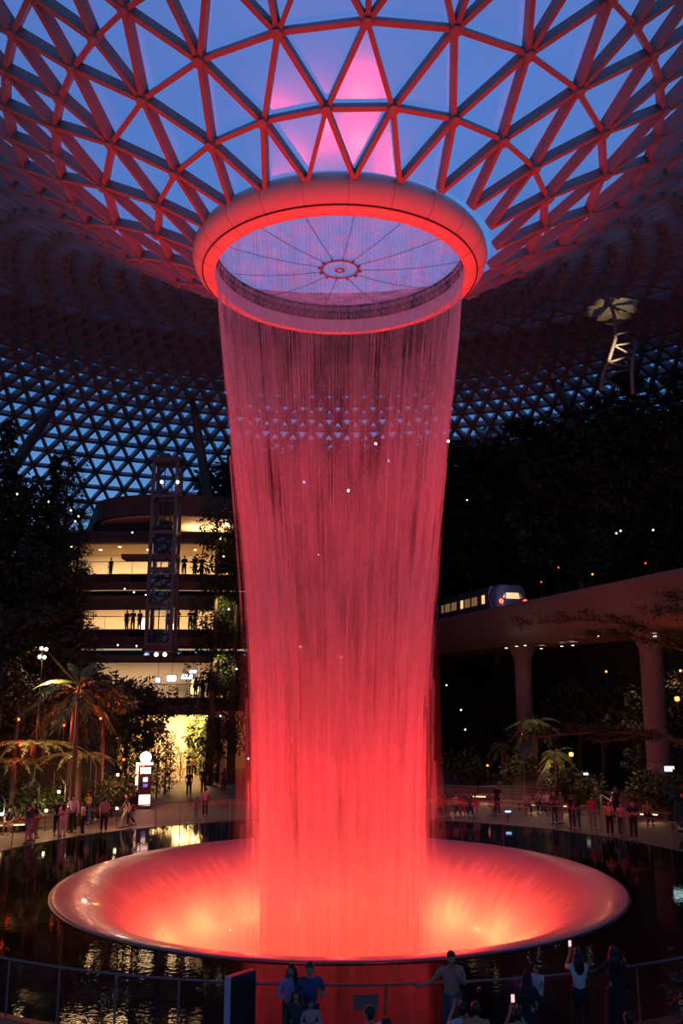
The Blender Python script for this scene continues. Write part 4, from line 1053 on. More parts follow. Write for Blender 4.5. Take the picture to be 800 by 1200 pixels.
def big_leaf_plant():
    b0 = on_y(92, 803, 45.4); z0 = ground(b0.x, 45.4)
    g = empty('banana_plant', (b0.x, 45.4, z0), label='big leaved banana plant with two long leaves lit white by the flood lamps', cat='plant')
    hb = b0.z-z0
    m = MB(); m.tube([(0,0,-.2),(.03,0,hb*.5),(0,.02,hb)], [.16,.12,.08], 10); m.build('stem', M['bark'], g, True)
    def leaf(tip, lift, wd):
        tip = Vector(tip); P = [Vector((tip.x*u, tip.y*u, hb+tip.z*u+lift*4*u*(1-u))) for u in [k/14 for k in range(15)]]
        v = []; f = []
        sd = tip.cross(Vector((0,0,1))).normalized()
        for k, p in enumerate(P):
            u = k/14; w_ = wd*max(.02, math.sin(PI*min(1, max(0, (u-.12)/.88))**.8)) if u > .12 else .02
            for q in (-1, -.5, 0, .5, 1):
                v.append(p+sd*w_*q*(1+.06*math.sin(k*2.3+q*3))+Vector((0,0,-.22*w_*abs(q)*2+.03*math.sin(k*1.7*abs(q)))))
        for k in range(14):
            for q in range(4): f.append((k*5+q, (k+1)*5+q, (k+1)*5+q+1, k*5+q+1))
        m = MB(); m.add(v, f); m.tube(P, [.035-.0022*k for k in range(15)], 5); m.build('leaf', M['leaflite'], g, True)
    a = on_y(38, 808, 44.8)-Vector((b0.x, 45.4, b0.z)); c = on_y(56, 764, 44.9)-Vector((b0.x, 45.4, b0.z))
    leaf(a, .38, .42); leaf(c, .05, .34)
    leaf((1.5, .5, .9), .3, .28); leaf((.4, 1.6, 1.2), .3, .28); leaf((-1.0, 1.2, 1.1), .4, .26); leaf((1.0,-.9,.2), .4, .25)
big_leaf_plant()
for (px, py, Y, tx, ty, pw) in ((34,872,45.4,40,850,120),(88,892,46.6,96,870,130),(652,905,54.8,650,875,150),(622,850,60.8,622,832,120),(204,905,70,200,870,260)):
    p = on_y(px, py, Y); light('SPOT', 'plant_uplight', (p.x, Y-.8, max(p.z, ground(p.x, Y)+.3)), pw*.45, (1,.75,.35), 0, on_y(tx, ty, Y+1), 80, .7)
# ------------------------------------------------------------------ plaza furniture
def tall_totem():
    p = on_z(168, 948, 0); g = empty('sign_totem', p, .25, label='brightly lit black sign totem with a glowing globe on top, by the tunnel path', cat='sign')
    h = 2.55
    b = MB(); b.box((0,0,h/2), (.80,.30,h)); bevel(b.build('body', M['black'], g), .02)
    b = MB(); b.box((-.47,-.02,h*.70), (.14,.34,h*.58)); b.build('lit_edge', M['signwhite'], g)
    for z, hh, w_, m in ((2.22,.36,.60,'signwhite'),(1.70,.24,.26,'signwhite'),(1.36,.18,.26,'signblue'),(.52,.62,.66,'signwhite')):
        b = MB(); b.box((.03,-.165,z), (w_,.04,hh)); b.build('lit_panel', M[m], g)
    b = MB(); b.box((-.05,0,h+.05), (1.0,.34,.12)); b.build('cap', M['signwhite'], g)
    b = MB(); b.ball((0,0,h+.42), .34, 16, 12); b.build('globe', mat('lit_globe', (1,.95,.85), .4, emit=3, ecol=(1,.88,.66)), g, True)
    light('POINT', 'globe_light', (p.x, p.y-.8, h+.6), 90, (1,.85,.6), .3)
tall_totem()
def info_panel():
    p = on_z(285, 1131, 1.75); g = empty('notice_board', (p.x, p.y-.35, 0), math.radians(48), label='dark upright sign board with a pale edge, left of the family at the railing', cat='sign')
    b = MB(); b.box((0,0,1.05), (.62,.15,1.35)); bevel(b.build('board', M['signdark'], g), .012)
    b = MB(); b.box((-.318,0,1.05), (.016,.152,1.352)); b.build('pale_edge', M['signside'], g)
    b = MB(); b.box((0,-.08,1.1), (.54,.012,1.05)); b.build('face_plate', M['black'], g)
    for x in (-.2,.2):
        b = MB(); b.box((x,0,.19), (.06,.06,.40)); b.build('post', M['darksteel'], g)
info_panel()
def plaque():
    p = on_z(427, 1169, .8)
    a = math.atan2(p.x, 34.6-p.y); rr = PR+.16
    g = empty('plaque', (PX+rr*math.sin(a), PY-rr*math.cos(a)-.03, .83), a, label='small dim grey plaque fixed on the glass railing, right of the family', cat='plaque')
    b = MB(); b.box((0,0,0), (.46,.02,.25)); bevel(b.build('plate', M['plaque'], g), .006)
    b = MB(); b.tube([(-.24,-.008,.13),(.24,-.008,.13),(.24,-.008,-.13),(-.24,-.008,-.13),(-.24,-.008,.13)], .010, 6); b.build('frame', M['rail'], g)
plaque()
def bench(p, L, rz, label, lit=None, group=None, seat='wood'):
    g = empty('plaza_bench', (p.x, p.y, 0), rz, label=label, cat='bench', group=group)
    b = MB()
    for i in range(4): b.box((0, -.18+.12*i, .45), (L, .10, .05))
    b.build('seat', M[seat], g)
    for s in (-1, 1):
        b = MB(); b.box((s*(L/2-.25), 0, .21), (.12,.42,.43)); b.build('leg', M['concrete'], g)
    if lit:
        b = MB(); b.box((0, -.24, .36), (lit, .03, .06)); b.build('light_strip', M['lampsoft'], g)
        light('AREA', 'bench_light', (p.x, p.y-.35, .34), 5, (1,.55,.24), (1.2,.1), (p.x, p.y-1.2, 0))
bench(on_z(14,975), 2.6, .25, 'lit wooden bench at the far left edge of the plaza', 1.2)
bench(on_z(50,962), 2.4, .25, 'wooden bench beside the left plaza steps', .8)
bench(on_z(112,957), 2.6, .2, 'dim bench behind the people at the slim tree', .5)
for k, (px, py, lt) in enumerate(((538,951,.5),(562,940,.8),(597,955,.0),(627,950,.8),(657,952,.7),(697,955,.0),(760,962,.9))):
    bench(on_z(px,py), 2.3, -.25, ('bench under the first seated group right of the waterfall','bench with a bright light strip behind the seated group','plain bench nearest the pool left of the stairs','bench with a light strip in front of the right stairs','bench with a light strip at the couple right of the stairs','plain bench left of the viaduct column','bench with a light strip right of the viaduct column')[k], lt or None)
def planter(pts, label, h=.75):
    g = empty('planter_wall', (pts[0][0], pts[0][1], 0), label=label, cat='planter'); o = Vector((pts[0][0], pts[0][1], 0))
    b = MB(); c = MB()
    for p, q in zip(pts, pts[1:]):
        p, q = Vector((*p, 0)), Vector((*q, 0)); b.beam(p+Vector((0,0,0))-o, q-o, .45, h, (0,0,1)); c.beam(p+Vector((0,0,h))-o, q+Vector((0,0,h))-o, .55, .07, (0,0,1))
    b.build('wall', M['concrete'], g); c.build('coping', M['slab'], g)
def arc_px(pairs): return [tuple(on_z(*p)[:2]) for p in pairs]
planter(arc_px(((-30,966),(40,954),(90,947),(150,938),(158,934))), 'long low planter wall behind the left benches')
planter(arc_px(((505,934),(560,937),(600,936))), 'low planter wall left of the right stairs')
planter(arc_px(((652,937),(700,943),(740,950),(800,962))), 'low planter wall right of the right stairs, behind the column')
def stairs(p, rz, n, w, label, dark=False):
    g = empty('stairs', (p.x, p.y, 0), rz, label=label, cat='stairs')
    b = MB(); c = MB()
    for i in range(n):
        b.box((0, .34*i, .085+.17*i), (w, .36, .17)); c.box((0, .34*i-.17, .17*i+.155), (w, .04, .03))
        if i: b.box((0, .34*i, .17*i/2), (w, .34, .17*i))
    b.build('steps', M['concrete'], g); c.build('nosings', M['darksteel'], g)
stairs(on_z(58,972), .25, 5, 2.0, 'short stone steps at the left benches')
stairs(on_z(625,938), -.2, 9, 2.6, 'dim stairs climbing away in the right planting')
def handrail(p, q, drop, label, m='rail', r=.035):
    g = empty('handrail', (p.x, p.y, 0), label=label, cat='handrail'); o = Vector((p.x, p.y, 0))
    b = MB(); b.tube([p-o, q-o], r, 8); b.build('bar', M[m], g, True)
    for e in (p, q):
        z0 = min(ground(e.x, e.y), e.z-.3) if drop else e.z-.6
        b = MB(); b.tube([e-o, Vector((e.x, e.y, z0))-o], r*.8, 6); b.build('post', M[m], g)
for (a, c, Y, lab) in (((64,903),(77,918),48,'pale slanting handrail in the left planting, the longest one'),((37,908),(46,921),47.5,'thin slanting handrail left of the longest one'),((-2,928),(6,938),46,'slanting handrail end at the far left edge'),((107,886),(113,899),50,'slanting handrail beside the slim trunk'),((642,893),(629,917),58,'bright slanting handrail of the right stairs'),((33,937),(41,948),46.5,'short lit slanting rail above the left steps'),((609,902),(613,892),60,'small slanting rail left of the right stairs'),((703,931),(716,939),51,'short lit slanting rail left of the viaduct column')):
    handrail(on_y(*a, Y), on_y(*c, Y-1.2), True, lab, 'steel' if 'lit' in lab or 'bright' in lab else 'rail', .05 if ('lit' in lab or 'bright' in lab) else .035)
p = on_y(637, 905, 56); light('SPOT', 'rail_lamp', (p.x+.3, p.y-1.4, p.z+1.2), 240, (1,.55,.28), 0, p, 50, .5)
p = on_y(38, 942, 45); light('SPOT', 'rail_lamp', (p.x, p.y-.9, p.z+.7), 60, (1,.6,.28), 0, (p.x, p.y, p.z), 60, .5)
p = on_y(709, 935, 50); light('SPOT', 'rail_lamp', (p.x, p.y-1, p.z+.8), 70, (1,.6,.28), 0, (p.x, p.y, p.z), 60, .5)
def little_sign(px, py, Y, w_, h_, m, label):
    p = on_y(px, py, Y); g = empty('lit_sign', p, label=label, cat='sign')
    b = MB(); b.box((0,0,0), (w_,.05,h_)); bevel(b.build('lit_face', M[m], g), .01)
    b = MB(); b.box((0,.06,0), (w_+.08,.07,h_+.08)); b.build('case', M['black'], g)
    b = MB(); b.tube([(0,.06,-h_/2), (0,.06,-(p.z-ground(p.x,Y)))], .03, 6); b.build('post', M['black'], g)
little_sign(784, 901, 46, .48, .24, 'lampcyan', 'small cyan white lit sign at the right edge above the bushes')
little_sign(687, 907, 55, .36, .12, 'signwhite', 'tiny white lit sign left of the column base')
little_sign(595, 951, 49, .30, .08, 'lampblue', 'tiny violet lit sign low at the pool edge')
for px, py, Y, lab in ((69,928,47,'round warm lamp above the left benches'),(137,947,46.5,'warm ground lamp beside the totem'),(2,954,45,'warm lamp at the far left bench'),(80,944,46,'small warm lamp on the left planter wall'),(138,908,51,'small warm lamp among the leaves left of the totem'),(54,950,45.6,'small warm lamp by the left steps')):
    garden_lamp(px, py, Y, M['lampwarm'], lab, power=40, col=(1,.58,.26), r=.075)
# lit shop displays inside the lowest gallery
def display(px, py, Y, w_, h_, m, label):
    p = on_y(px, py, Y); g = empty('shop_display', p, label=label, cat='display')
    b = MB(); b.box((0,0,0), (w_,.1,h_)); bevel(b.build('lit_face', M[m], g), .03)
    b = MB(); b.box((0,.1,0), (w_+.12,.12,h_+.12)); b.build('frame', M['darksteel'], g)
    b = MB(); b.tube([(0,.1,h_/2),(0,.1,max(h_/2+.05, 9.65-p.z))], .02, 5); b.build('hanger', M['darksteel'], g)
for a in ((201,795,78,.8,.5,'lampblue','blue white lit display left in the lowest gallery'),(219,793,78,.9,.4,'lampwhite','white lit display hanging in the lowest gallery'),(226,787,78.3,.6,.25,'lampwhite','upper small white lit display in the lowest gallery'),(185,797,78,.4,.4,'lampblue','small blue lit display behind the trees, lowest gallery'),(228,805,78.4,.7,1.3,'lampsoft','orange lit kiosk panel at the right end of the lowest gallery'),
          (202,737,78,.7,.9,'lampwhite','white lit display between people in the middle gallery'),(167,732,78,.6,1.1,'signwhite','white lit doorway panel left in the middle gallery')):
    display(*a)
p = on_y(211, 748, 72); 
# ------------------------------------------------------------------ people
CACHE = {}
def skinned(V, E, Rd, roots, sub=1):
    me = bpy.data.meshes.new('t'); me.from_pydata([tuple(v) for v in V], E, []); o = bpy.data.objects.new('t', me); COL.objects.link(o)
    sk = o.modifiers.new('s', 'SKIN'); sk.use_smooth_shade = True
    for i, r in enumerate(Rd):
        sv = me.skin_vertices[0].data[i]; sv.radius = (r, r); sv.use_root = i in roots
    if sub: o.modifiers.new('u', 'SUBSURF').levels = sub
    dg = bpy.context.evaluated_depsgraph_get(); dg.update()
    m2 = bpy.data.meshes.new_from_object(o.evaluated_get(dg))
    vs = [v.co.copy() for v in m2.vertices]; fs = [tuple(p.vertices) for p in m2.polygons]
    bpy.data.objects.remove(o); bpy.data.meshes.remove(m2); bpy.data.meshes.remove(me)
    return vs, fs
def pose_joints(pose):
    J = dict(pel=(0,0,.95), spine=(0,0,1.12), chest=(0,.01,1.32), neck=(0,0,1.47), head=(0,.02,1.60))
    for s, n in ((-1,'l'), (1,'r')):
        J.update({n+'hip':(s*.09,0,.90), n+'knee':(s*.10,.02,.50), n+'ank':(s*.105,-.02,.085), n+'toe':(s*.13,.13,.04),
                  n+'sho':(s*.175,0,1.41), n+'elb':(s*.235,-.03,1.13), n+'wri':(s*.235,.06,.90), n+'han':(s*.225,.10,.82)})
    def arm(n, e, w_, h): J[n+'elb'], J[n+'wri'], J[n+'han'] = e, w_, h
    if pose == 'walk':
        J['lknee'], J['lank'], J['ltoe'] = (-.10,.20,.52), (-.10,.22,.10), (-.11,.36,.06)
        J['rknee'], J['rank'], J['rtoe'] = (.10,-.02,.50), (.10,-.28,.14), (.11,-.17,.05)
        arm('l', (-.23,-.12,1.16), (-.22,-.14,.92), (-.21,-.12,.84)); arm('r', (.23,.06,1.14), (.21,.22,.96), (.20,.28,.90))
    if pose == 'hip':
        arm('r', (.36,-.06,1.16), (.20,.06,1.02), (.14,.10,1.00)); J['lknee'] = (-.14,.06,.50); J['lank'] = (-.17,.0,.085); J['ltoe'] = (-.21,.14,.04)
    if pose == 'cross':
        arm('l', (-.25,.04,1.14), (-.02,.20,1.20), (.07,.20,1.21)); arm('r', (.25,.04,1.14), (.02,.23,1.16), (-.07,.22,1.15))
    if pose == 'hold':
        arm('l', (-.25,.02,1.14), (-.09,.22,1.16), (-.03,.26,1.19)); arm('r', (.25,.02,1.14), (.09,.22,1.14), (.03,.27,1.17))
    if pose == 'phone':
        arm('l', (-.20,.24,1.30), (-.08,.30,1.56), (-.05,.32,1.65)); arm('r', (.20,.24,1.28), (.09,.30,1.54), (.05,.32,1.63))
    if pose == 'rail':   # right arm stretched out to a rail, left hand at the chin
        arm('r', (.34,.0,1.22), (.52,-.06,1.12), (.61,-.09,1.11)); arm('l', (-.24,.08,1.16), (-.08,.20,1.38), (-.03,.17,1.45))
    if pose == 'raill':  # left arm out to the rail
        arm('l', (-.32,.10,1.22), (-.48,.22,1.11), (-.56,.27,1.11))
    if pose == 'fist':   # left forearm raised with the hand before the chest
        arm('l', (-.29,-.02,1.16), (-.19,.20,1.22), (-.16,.24,1.29))
    if pose == 'carry':
        arm('l', (-.25,.04,1.16), (-.02,.26,1.16), (.06,.27,1.18)); arm('r', (.25,.04,1.18), (.12,.26,1.24), (.04,.30,1.28))
    if pose == 'sit':
        d = .43
        for k in ('pel','spine','chest','neck','head','lsho','rsho'): J[k] = (J[k][0], J[k][1], J[k][2]-d)
        for s, n in ((-1,'l'), (1,'r')):
            J[n+'hip'] = (s*.09,.03,.49); J[n+'knee'] = (s*.13,.42,.50); J[n+'ank'] = (s*.13,.40,.085); J[n+'toe'] = (s*.14,.54,.04)
            J[n+'elb'] = (s*.24,.04,.72); J[n+'wri'] = (s*.14,.26,.62); J[n+'han'] = (s*.10,.33,.60)
    return {k: Vector(v) for k, v in J.items()}
def person_meshes(pose, sleeve, female, hair, dress, turn):
    key = (pose, sleeve, female, hair, dress, turn)
    if key in CACHE: return CACHE[key]
    J = pose_joints(pose); sit = pose == 'sit'
    V = []; E = []; Rd = []; roots = set(); ix = {}
    def add(n, p, r):
        ix[n] = len(V); V.append(Vector(p)); Rd.append(r); return ix[n]
    def edge(a, b): E.append((ix[a], ix[b]))
    sw = .9 if female else 1.0
    add('pel', J['pel'], .135); roots.add(0)
    add('spine', J['spine'], .115*sw); add('chest', J['chest'], .14*sw); add('nb', J['neck']-Vector((0,0,.03)), .062); add('nt', J['neck']+Vector((0,.01,.06)), .050)
    for a, b in (('pel','spine'),('spine','chest'),('chest','nb'),('nb','nt')): edge(a, b)
    for n in 'lr':
        add(n+'hip', J[n+'hip'], .095); add(n+'knee', J[n+'knee'], .060); add(n+'calf', J[n+'knee'].lerp(J[n+'ank'], .35), .055); add(n+'ank', J[n+'ank'], .038); add(n+'toe', J[n+'toe'], .034)
        sh = J[n+'sho'].copy(); sh.x *= sw
        add(n+'sho', sh, .062*sw); add(n+'elb', J[n+'elb'], .041*sw); add(n+'wri', J[n+'wri'], .028); 
        hd = (J[n+'han']-J[n+'wri']).normalized(); add(n+'palm', J[n+'wri']+hd*.075, .030)
        for a, b in (('pel',n+'hip'),(n+'hip',n+'knee'),(n+'knee',n+'calf'),(n+'calf',n+'ank'),(n+'ank',n+'toe'),('chest',n+'sho'),(n+'sho',n+'elb'),(n+'elb',n+'wri'),(n+'wri',n+'palm')): edge(a, b)
        # five fingers, each a short chain rooted in the palm
        fa = J[n+'wri']-J[n+'elb']; sd = hd.cross(Vector((0,1,0)))
        sd = sd.normalized() if sd.length > .1 else Vector((1,0,0)); nd = sd.cross(hd).normalized()
        if nd.y < 0: nd = -nd
        for q, (off, ln) in enumerate(((-.027,.066),(-.009,.078),(.009,.073),(.027,.056))):
            b0 = J[n+'wri']+hd*.065+sd*off; k = len(V)
            for t, cu in ((0,0),(.5,.006),(.8,.022),(1,.042)): V.append(b0+hd*(ln+.02)*t*(1-.12*t)+nd*cu*.8); Rd.append(.0088 if t < 1 else .007)
            roots.add(k); E.extend([(k,k+1),(k+1,k+2),(k+2,k+3)])
        k = len(V); b0 = J[n+'wri']+hd*.025; ts = sd*(1 if n == 'l' else -1)
        for p_ in (b0+ts*.015, b0+ts*.040+hd*.025, b0+ts*.050+hd*.055+nd*.01): V.append(p_); Rd.append(.0095)
        roots.add(k); E.extend([(k,k+1),(k+1,k+2)])
    # flatten the trunk front to back afterwards
    def flat(vs):
        z0, z1 = J['pel'].z-.12, J['neck'].z-.02; c = J['chest'].y
        for v in vs:
            if z0 < v.z < z1 and abs(v.x) < .19 and abs(v.y) < .16: v.y = v.y*.78
        return vs
    vs, fs = skinned(V, E, Rd, roots); flat(vs)
    b = MB(); b.add(vs, fs)
    hm = Matrix.Rotation(turn, 3, 'Z')
    hc = J['head']
    # head: a skull drawn in towards the chin, with brow, nose, lips and ears
    h = MB(); h.ball((0,0,0), (.074,.094,.118), 20, 16)
    hv = []
    for v in h.v:
        v = Vector(v); t = max(0, -v.z/.118); v.x *= 1-.28*t*t; v.y = v.y*(1-.12*t)+(.012*t)
        if v.y > .05:
            fx = math.exp(-(v.x/.014)**2); v.y += .022*fx*math.exp(-((v.z+.022)/.024)**2)
            v.y += .006*math.exp(-(v.x/.024)**2)*math.exp(-((v.z+.062)/.010)**2)
            v.y -= .008*math.exp(-((abs(v.x)-.030)/.014)**2)*math.exp(-((v.z-.006)/.014)**2)
        hv.append(hc+hm @ v)
    b.add(hv, h.f)
    for s in (-1, 1): b.ball(hc+hm @ Vector((s*.075,-.006,-.008)), (.010,.022,.032), 8, 6, hm)
    body = b.mesh('person_body', M['skin'], True)
    # clothes follow the same joints, a little fuller
    def sub(names, edges, grow, root):
        idx = {n: i for i, n in enumerate(names)}
        return [V[ix[n]].copy() if isinstance(n, str) else n for n in names], [(idx[a], idx[b_]) for a, b_ in edges], [grow.get(n, .1) for n in names]
    t = {'pel':.155, 'spine':.138*sw, 'chest':.160*sw, 'nb':.066}
    names = ['pel','spine','chest','nb']; edges = [('pel','spine'),('spine','chest'),('chest','nb')]
    VV = {n: V[ix[n]].copy() for n in names}; VV['nb'].z -= .005; VV['pel'].z -= .085
    for n in 'lr':
        sh, el, wr_ = V[ix[n+'sho']], V[ix[n+'elb']], V[ix[n+'wri']]
        VV[n+'sho'] = sh.copy(); t[n+'sho'] = .074*sw; names.append(n+'sho'); edges.append(('chest', n+'sho'))
        if sleeve == 'long':
            VV[n+'elb'] = el.copy(); t[n+'elb'] = .054; VV[n+'cuff'] = el.lerp(wr_, .93); t[n+'cuff'] = .040; names += [n+'elb', n+'cuff']; edges += [(n+'sho',n+'elb'),(n+'elb',n+'cuff')]
        else:
            VV[n+'cuff'] = sh.lerp(el, .72); t[n+'cuff'] = .064; names.append(n+'cuff'); edges.append((n+'sho', n+'cuff'))
    idx = {n: i for i, n in enumerate(names)}
    vs, fs = skinned([VV[n] for n in names], [(idx[a], idx[c]) for a, c in edges], [t[n] for n in names], {0}); flat(vs)
    b = MB(); b.add(vs, fs)
    if dress and not sit:
        b.lathe([(.168,1.04),(.205,.9),(.22,.6),(.25,.25),(.27,.14),(.25,.15)], 18)
    shirt = b.mesh('person_top', M['skin'], True)
    b = MB()
    if not dress or sit:
        names = ['pel']; edges = []; VV = {'pel': V[ix['pel']]-Vector((0,0,.02))}; t = {'pel':.145}
        for n in 'lr':
            for k, r in (('hip',.108),('knee',.078),('calf',.072)): VV[n+k] = V[ix[n+k]]; t[n+k] = r; names.append(n+k)
            VV[n+'hem'] = V[ix[n+'calf']].lerp(V[ix[n+'ank']], .9); t[n+'hem'] = .060; names.append(n+'hem')
            edges += [('pel',n+'hip'),(n+'hip',n+'knee'),(n+'knee',n+'calf'),(n+'calf',n+'hem')]
        idx = {n: i for i, n in enumerate(names)}
        vs, fs = skinned([VV[n] for n in names], [(idx[a], idx[c]) for a, c in edges], [t[n] for n in names], {0}); flat(vs); b.add(vs, fs)
    trousers = b.mesh('person_trousers', M['skin'], True) if b.v else None
    b = MB()
    if hair == 'scarf':
        h = MB(); h.ball((0,0,0), (.090,.108,.132), 18, 14)
        for f in h.f:
            if not (sum(h.v[i][1] for i in f)/len(f) > .068 and abs(sum(h.v[i][0] for i in f)/len(f)) < .055 and -.09 < sum(h.v[i][2] for i in f)/len(f) < .06):
                b.add([hc+hm @ Vector(h.v[i]) for i in f], [tuple(range(len(f)))])
        b.lathe([(.075,.02),(.105,-.06),(.16,-.16),(.19,-.26)], 16, hc-Vector((0,.01,.08)))
    else:
        h = MB(); h.ball((0,-.010,.018), (.083,.099,.116), 18, 14)
        for f in h.f:
            c = [sum(h.v[i][k] for i in f)/len(f) for k in range(3)]
            if c[2] > .055-.9*max(0, -c[1]-.0)-(.03 if c[1] < .05 else 0) or (c[1] < -.02 and c[2] > -.075): b.add([hc+hm @ Vector(h.v[i]) for i in f], [tuple(range(len(f)))])
        if hair == 'long':
            for i in range(7):
                a = -1.5+3.0*i/6; x, y = .075*math.sin(a), -.075*math.cos(a)
                b.tube([hc+hm @ Vector((x, y, .03)), hc+hm @ Vector((x*1.15, y*1.2, -.12)), hc+hm @ Vector((x*1.15, y*1.25-.01, -.27)), hc+hm @ Vector((x*.9, y*1.1-.01, -.36))], [.040,.045,.036,.012], 8)
        elif hair == 'bun': b.ball(hc+hm @ Vector((0,-.11,.05)), .045, 10, 8)
    hairm = b.mesh('person_hair', M['hair'], True)
    b = MB()
    for s in (-1, 1): b.ball(hc+hm @ Vector((s*.030,.082,.006)), (.011,.007,.007), 8, 6, hm)
    b.ball(hc+hm @ Vector((0,.094,-.062)), (.021,.005,.004), 8, 6, hm)
    for s in (-1, 1): b.ball(hc+hm @ Vector((s*.031,.086,.026)), (.017,.005,.004), 8, 4, hm)
    eyes = b.mesh('person_face', M['eye'], True)
    b = MB()
    for n in 'lr':
        a, t_ = V[ix[n+'ank']], V[ix[n+'toe']]; d = t_-a; d.z = 0; d.normalize()
        sh = [(-.07,.045,.036),(-.03,.050,.040),(.06,.046,.040),(.13,.046,.034),(.19,.036,.022)]
        b.tube([Vector((a.x,a.y,r2*.98+max(0,a.z-.085)))+d*q for q, r1, r2 in sh], [r2 for q, r1, r2 in sh], 8)
    shoes = b.mesh('person_shoes', M['black'], True)
    CACHE[key] = (body, shirt, trousers, hairm, eyes, shoes)
    return CACHE[key]
def person(label, x, y, rz, h=1.7, pose='stand', top='black', bottom='black', hair='short', female=False, sleeve='short', dress=False, turn=0, z=0, group=None, face=True, hairm=None):
    me = person_meshes(pose, sleeve, female, hair, dress, turn)
    g = empty('person', (x, y, z), rz, label=label, cat='person', group=group)
    s = h/1.72; g.scale = (s, s, s)
    if h < 1.35: g.scale = (s*1.08, s*1.08, s)
    def put(n, m, mt=None, par=None):
        if not m: return
        o = link(n, m, par or g)
        if mt: o.material_slots[0].link = 'OBJECT'; o.material_slots[0].material = mt
        return o
    bd = put('body', me[0]); put('dress' if dress else 'shirt', me[1], CL[top]); put('trousers', me[2], CL[bottom])
    put('headscarf' if hair == 'scarf' else 'hair', me[3], CL[hairm] if hairm else (CL['black'] if hair == 'scarf' else None))
    if face: put('face_features', me[4], None, bd)
    put('shoes', me[5]); return g
def at_head(px, py, h): p = on_z(px, py, h); return p.x, p.y
def at_feet(px, py, z=0): p = on_z(px, py, z); return p.x, p.y
def phone(x, y, z, rz, label, tilt=0):
    g = empty('phone', (x, y, z), rz, label=label, cat='phone'); g.rotation_euler = (tilt, 0, rz)
    b = MB(); b.box((0,0,0), (.068,.010,.135)); bevel(b.build('case', M['black'], g), .006)
    b = MB(); b.box((0,-.0065,0), (.060,.003,.124)); b.build('screen', M['screen'], g)
# people at the near railing
x, y = at_head(342,1129,1.64); person('long haired woman in a lavender top smiling, left of the man in blue', x, y, PI, 1.64, 'hold', 'lavender', 'charcoal', 'long', True, 'long', turn=-.5)
x, y = at_head(363,1127,1.76); person('man in a navy blue polo with one hand raised, standing at the railing', x, y, PI, 1.76, 'fist', 'blue', 'navy')
x, y = at_head(347,1159,1.36); person('dark haired girl in charcoal standing in front of the woman in lavender', x, y, PI, 1.36, 'stand', 'charcoal', 'black', 'long', True, 'long')
x, y = at_head(364,1170,1.20); person('small child in a pale pink top in front of the man in blue', x, y, PI, 1.20, 'hold', 'pink', 'grey', 'short', True, 'long', turn=.3)
x, y = at_head(528,1114,1.80); person('man in a salmon polo, one arm stretched along the railing', x, min(y, 18.35), PI+.05, 1.80, 'rail', 'salmon', 'denim', turn=.2)
x, y = at_head(433,1179,1.72); person('dark haired man in a white shirt cut by the bottom edge, right of the plaque', x, y, .5, 1.72, 'stand', 'white', 'black', turn=.4)
x, y = at_head(453,1193,1.70); person('top of a dark head at the bottom edge beside the man in white', x, y, .1, 1.70, 'stand', 'charcoal', 'black')
x, y = at_head(541,1175,1.66); person('woman in a pale shirt raising both hands, below the man in salmon', x, y, .1, 1.66, 'phone', 'white', 'denim', 'bun', True)
x, y = at_head(557,1174,1.70); person('dark haired man in an orange tan shirt next to the woman with raised hands', x, y, -.1, 1.70, 'stand', 'orange', 'black')
x, y = at_head(675,1111,1.66); person('woman in a loose white tee holding a lit phone up to the waterfall', x, y-.1, .05, 1.66, 'phone', 'white', 'black', 'long', True)
phone(x-.05, y-.1+.42, 1.66, 0, 'lit phone held up by the woman in the white tee')
x, y = at_head(716,1106,1.78); person('tall person in black, one arm on the railing, right of the woman in white', x, y-.15, .1, 1.78, 'raill', 'black', 'black', 'long', True, 'long', dress=True)
x, y = at_head(612,1131,1.66); person('person all in black carrying a baby, seen from behind', x, y-.35, -.6, 1.66, 'carry', 'black', 'black', 'scarf', True, 'long', dress=True)
person('baby in white held over the shoulder of the person in black', x+.24, y-.08, PI-.6, .92, 'sit', 'white', 'white', z=.98)
x, y = at_head(606,1181,1.58); person('person in a tan top holding a lit phone at the bottom edge', x, y, 0, 1.58, 'phone', 'tan', 'black', 'short', True)
phone(x-.0, y+.40, 1.60, 0, 'lit phone held up at the bottom edge')
x, y = at_head(736,1186,1.55); person('dim seated looking person in brown at the bottom right edge', x, y, .4, 1.55, 'hold', 'olive', 'black')
# people on the far left plaza
for (px, py, rz, h, po, tp, bt, hr, fe, lab, kw) in (
    (33,988,2.6,1.68,'walk','charcoal','tan','short',False,'man in a dark top and tan trousers walking, left of a companion',{}),
    (39,985,2.4,1.66,'walk','black','grey','long',True,'companion in black walking beside the man in tan trousers',{}),
    (66,979,.2,1.72,'stand','black','black','short',False,'person in black standing left of the woman in white trousers',{}),
    (73,981,.4,1.64,'hold','pink','white','long',True,'woman in a pale pink top and white trousers facing the pool',{}),
    (84,976,PI,1.78,'hip','white','black','short',False,'man in a white shirt and black trousers, hand on hip',{'sleeve':'long'}),
    (96,980,2.2,1.64,'hold','pink','black','long',True,'woman in a pink shirt and black trousers near the slim tree',{}),
    (102,966,2.6,1.66,'cross','yellow','denim','short',False,'person in a dull yellow shirt behind the woman in pink',{}),
    (121,977,.3,1.72,'walk','grey','black','short',False,'man with a dark backpack in front of the slim trunk',{}),
    (147,970,2.0,1.70,'walk','black','grey','short',True,'woman in a grey skirt walking left of the totem',{'dress':False}),
    (153,969,2.2,1.76,'walk','black','black','short',False,'man in black walking just left of the totem',{'sleeve':'long'})):
    X, Y = at_feet(px, py); person(lab, X, Y, rz, h, po, tp, bt, hr, fe, face=False, **kw)
def seated(px, py, rz, top, bot, lab, hr='short', fe=False, h=1.68):
    X, Y = at_feet(px, py); person(lab, X, Y, rz, h, 'sit', top, bot, hr, fe, face=False)
seated(10,977,PI,'black','tan','seated person in black with pale trousers at the far left bench')
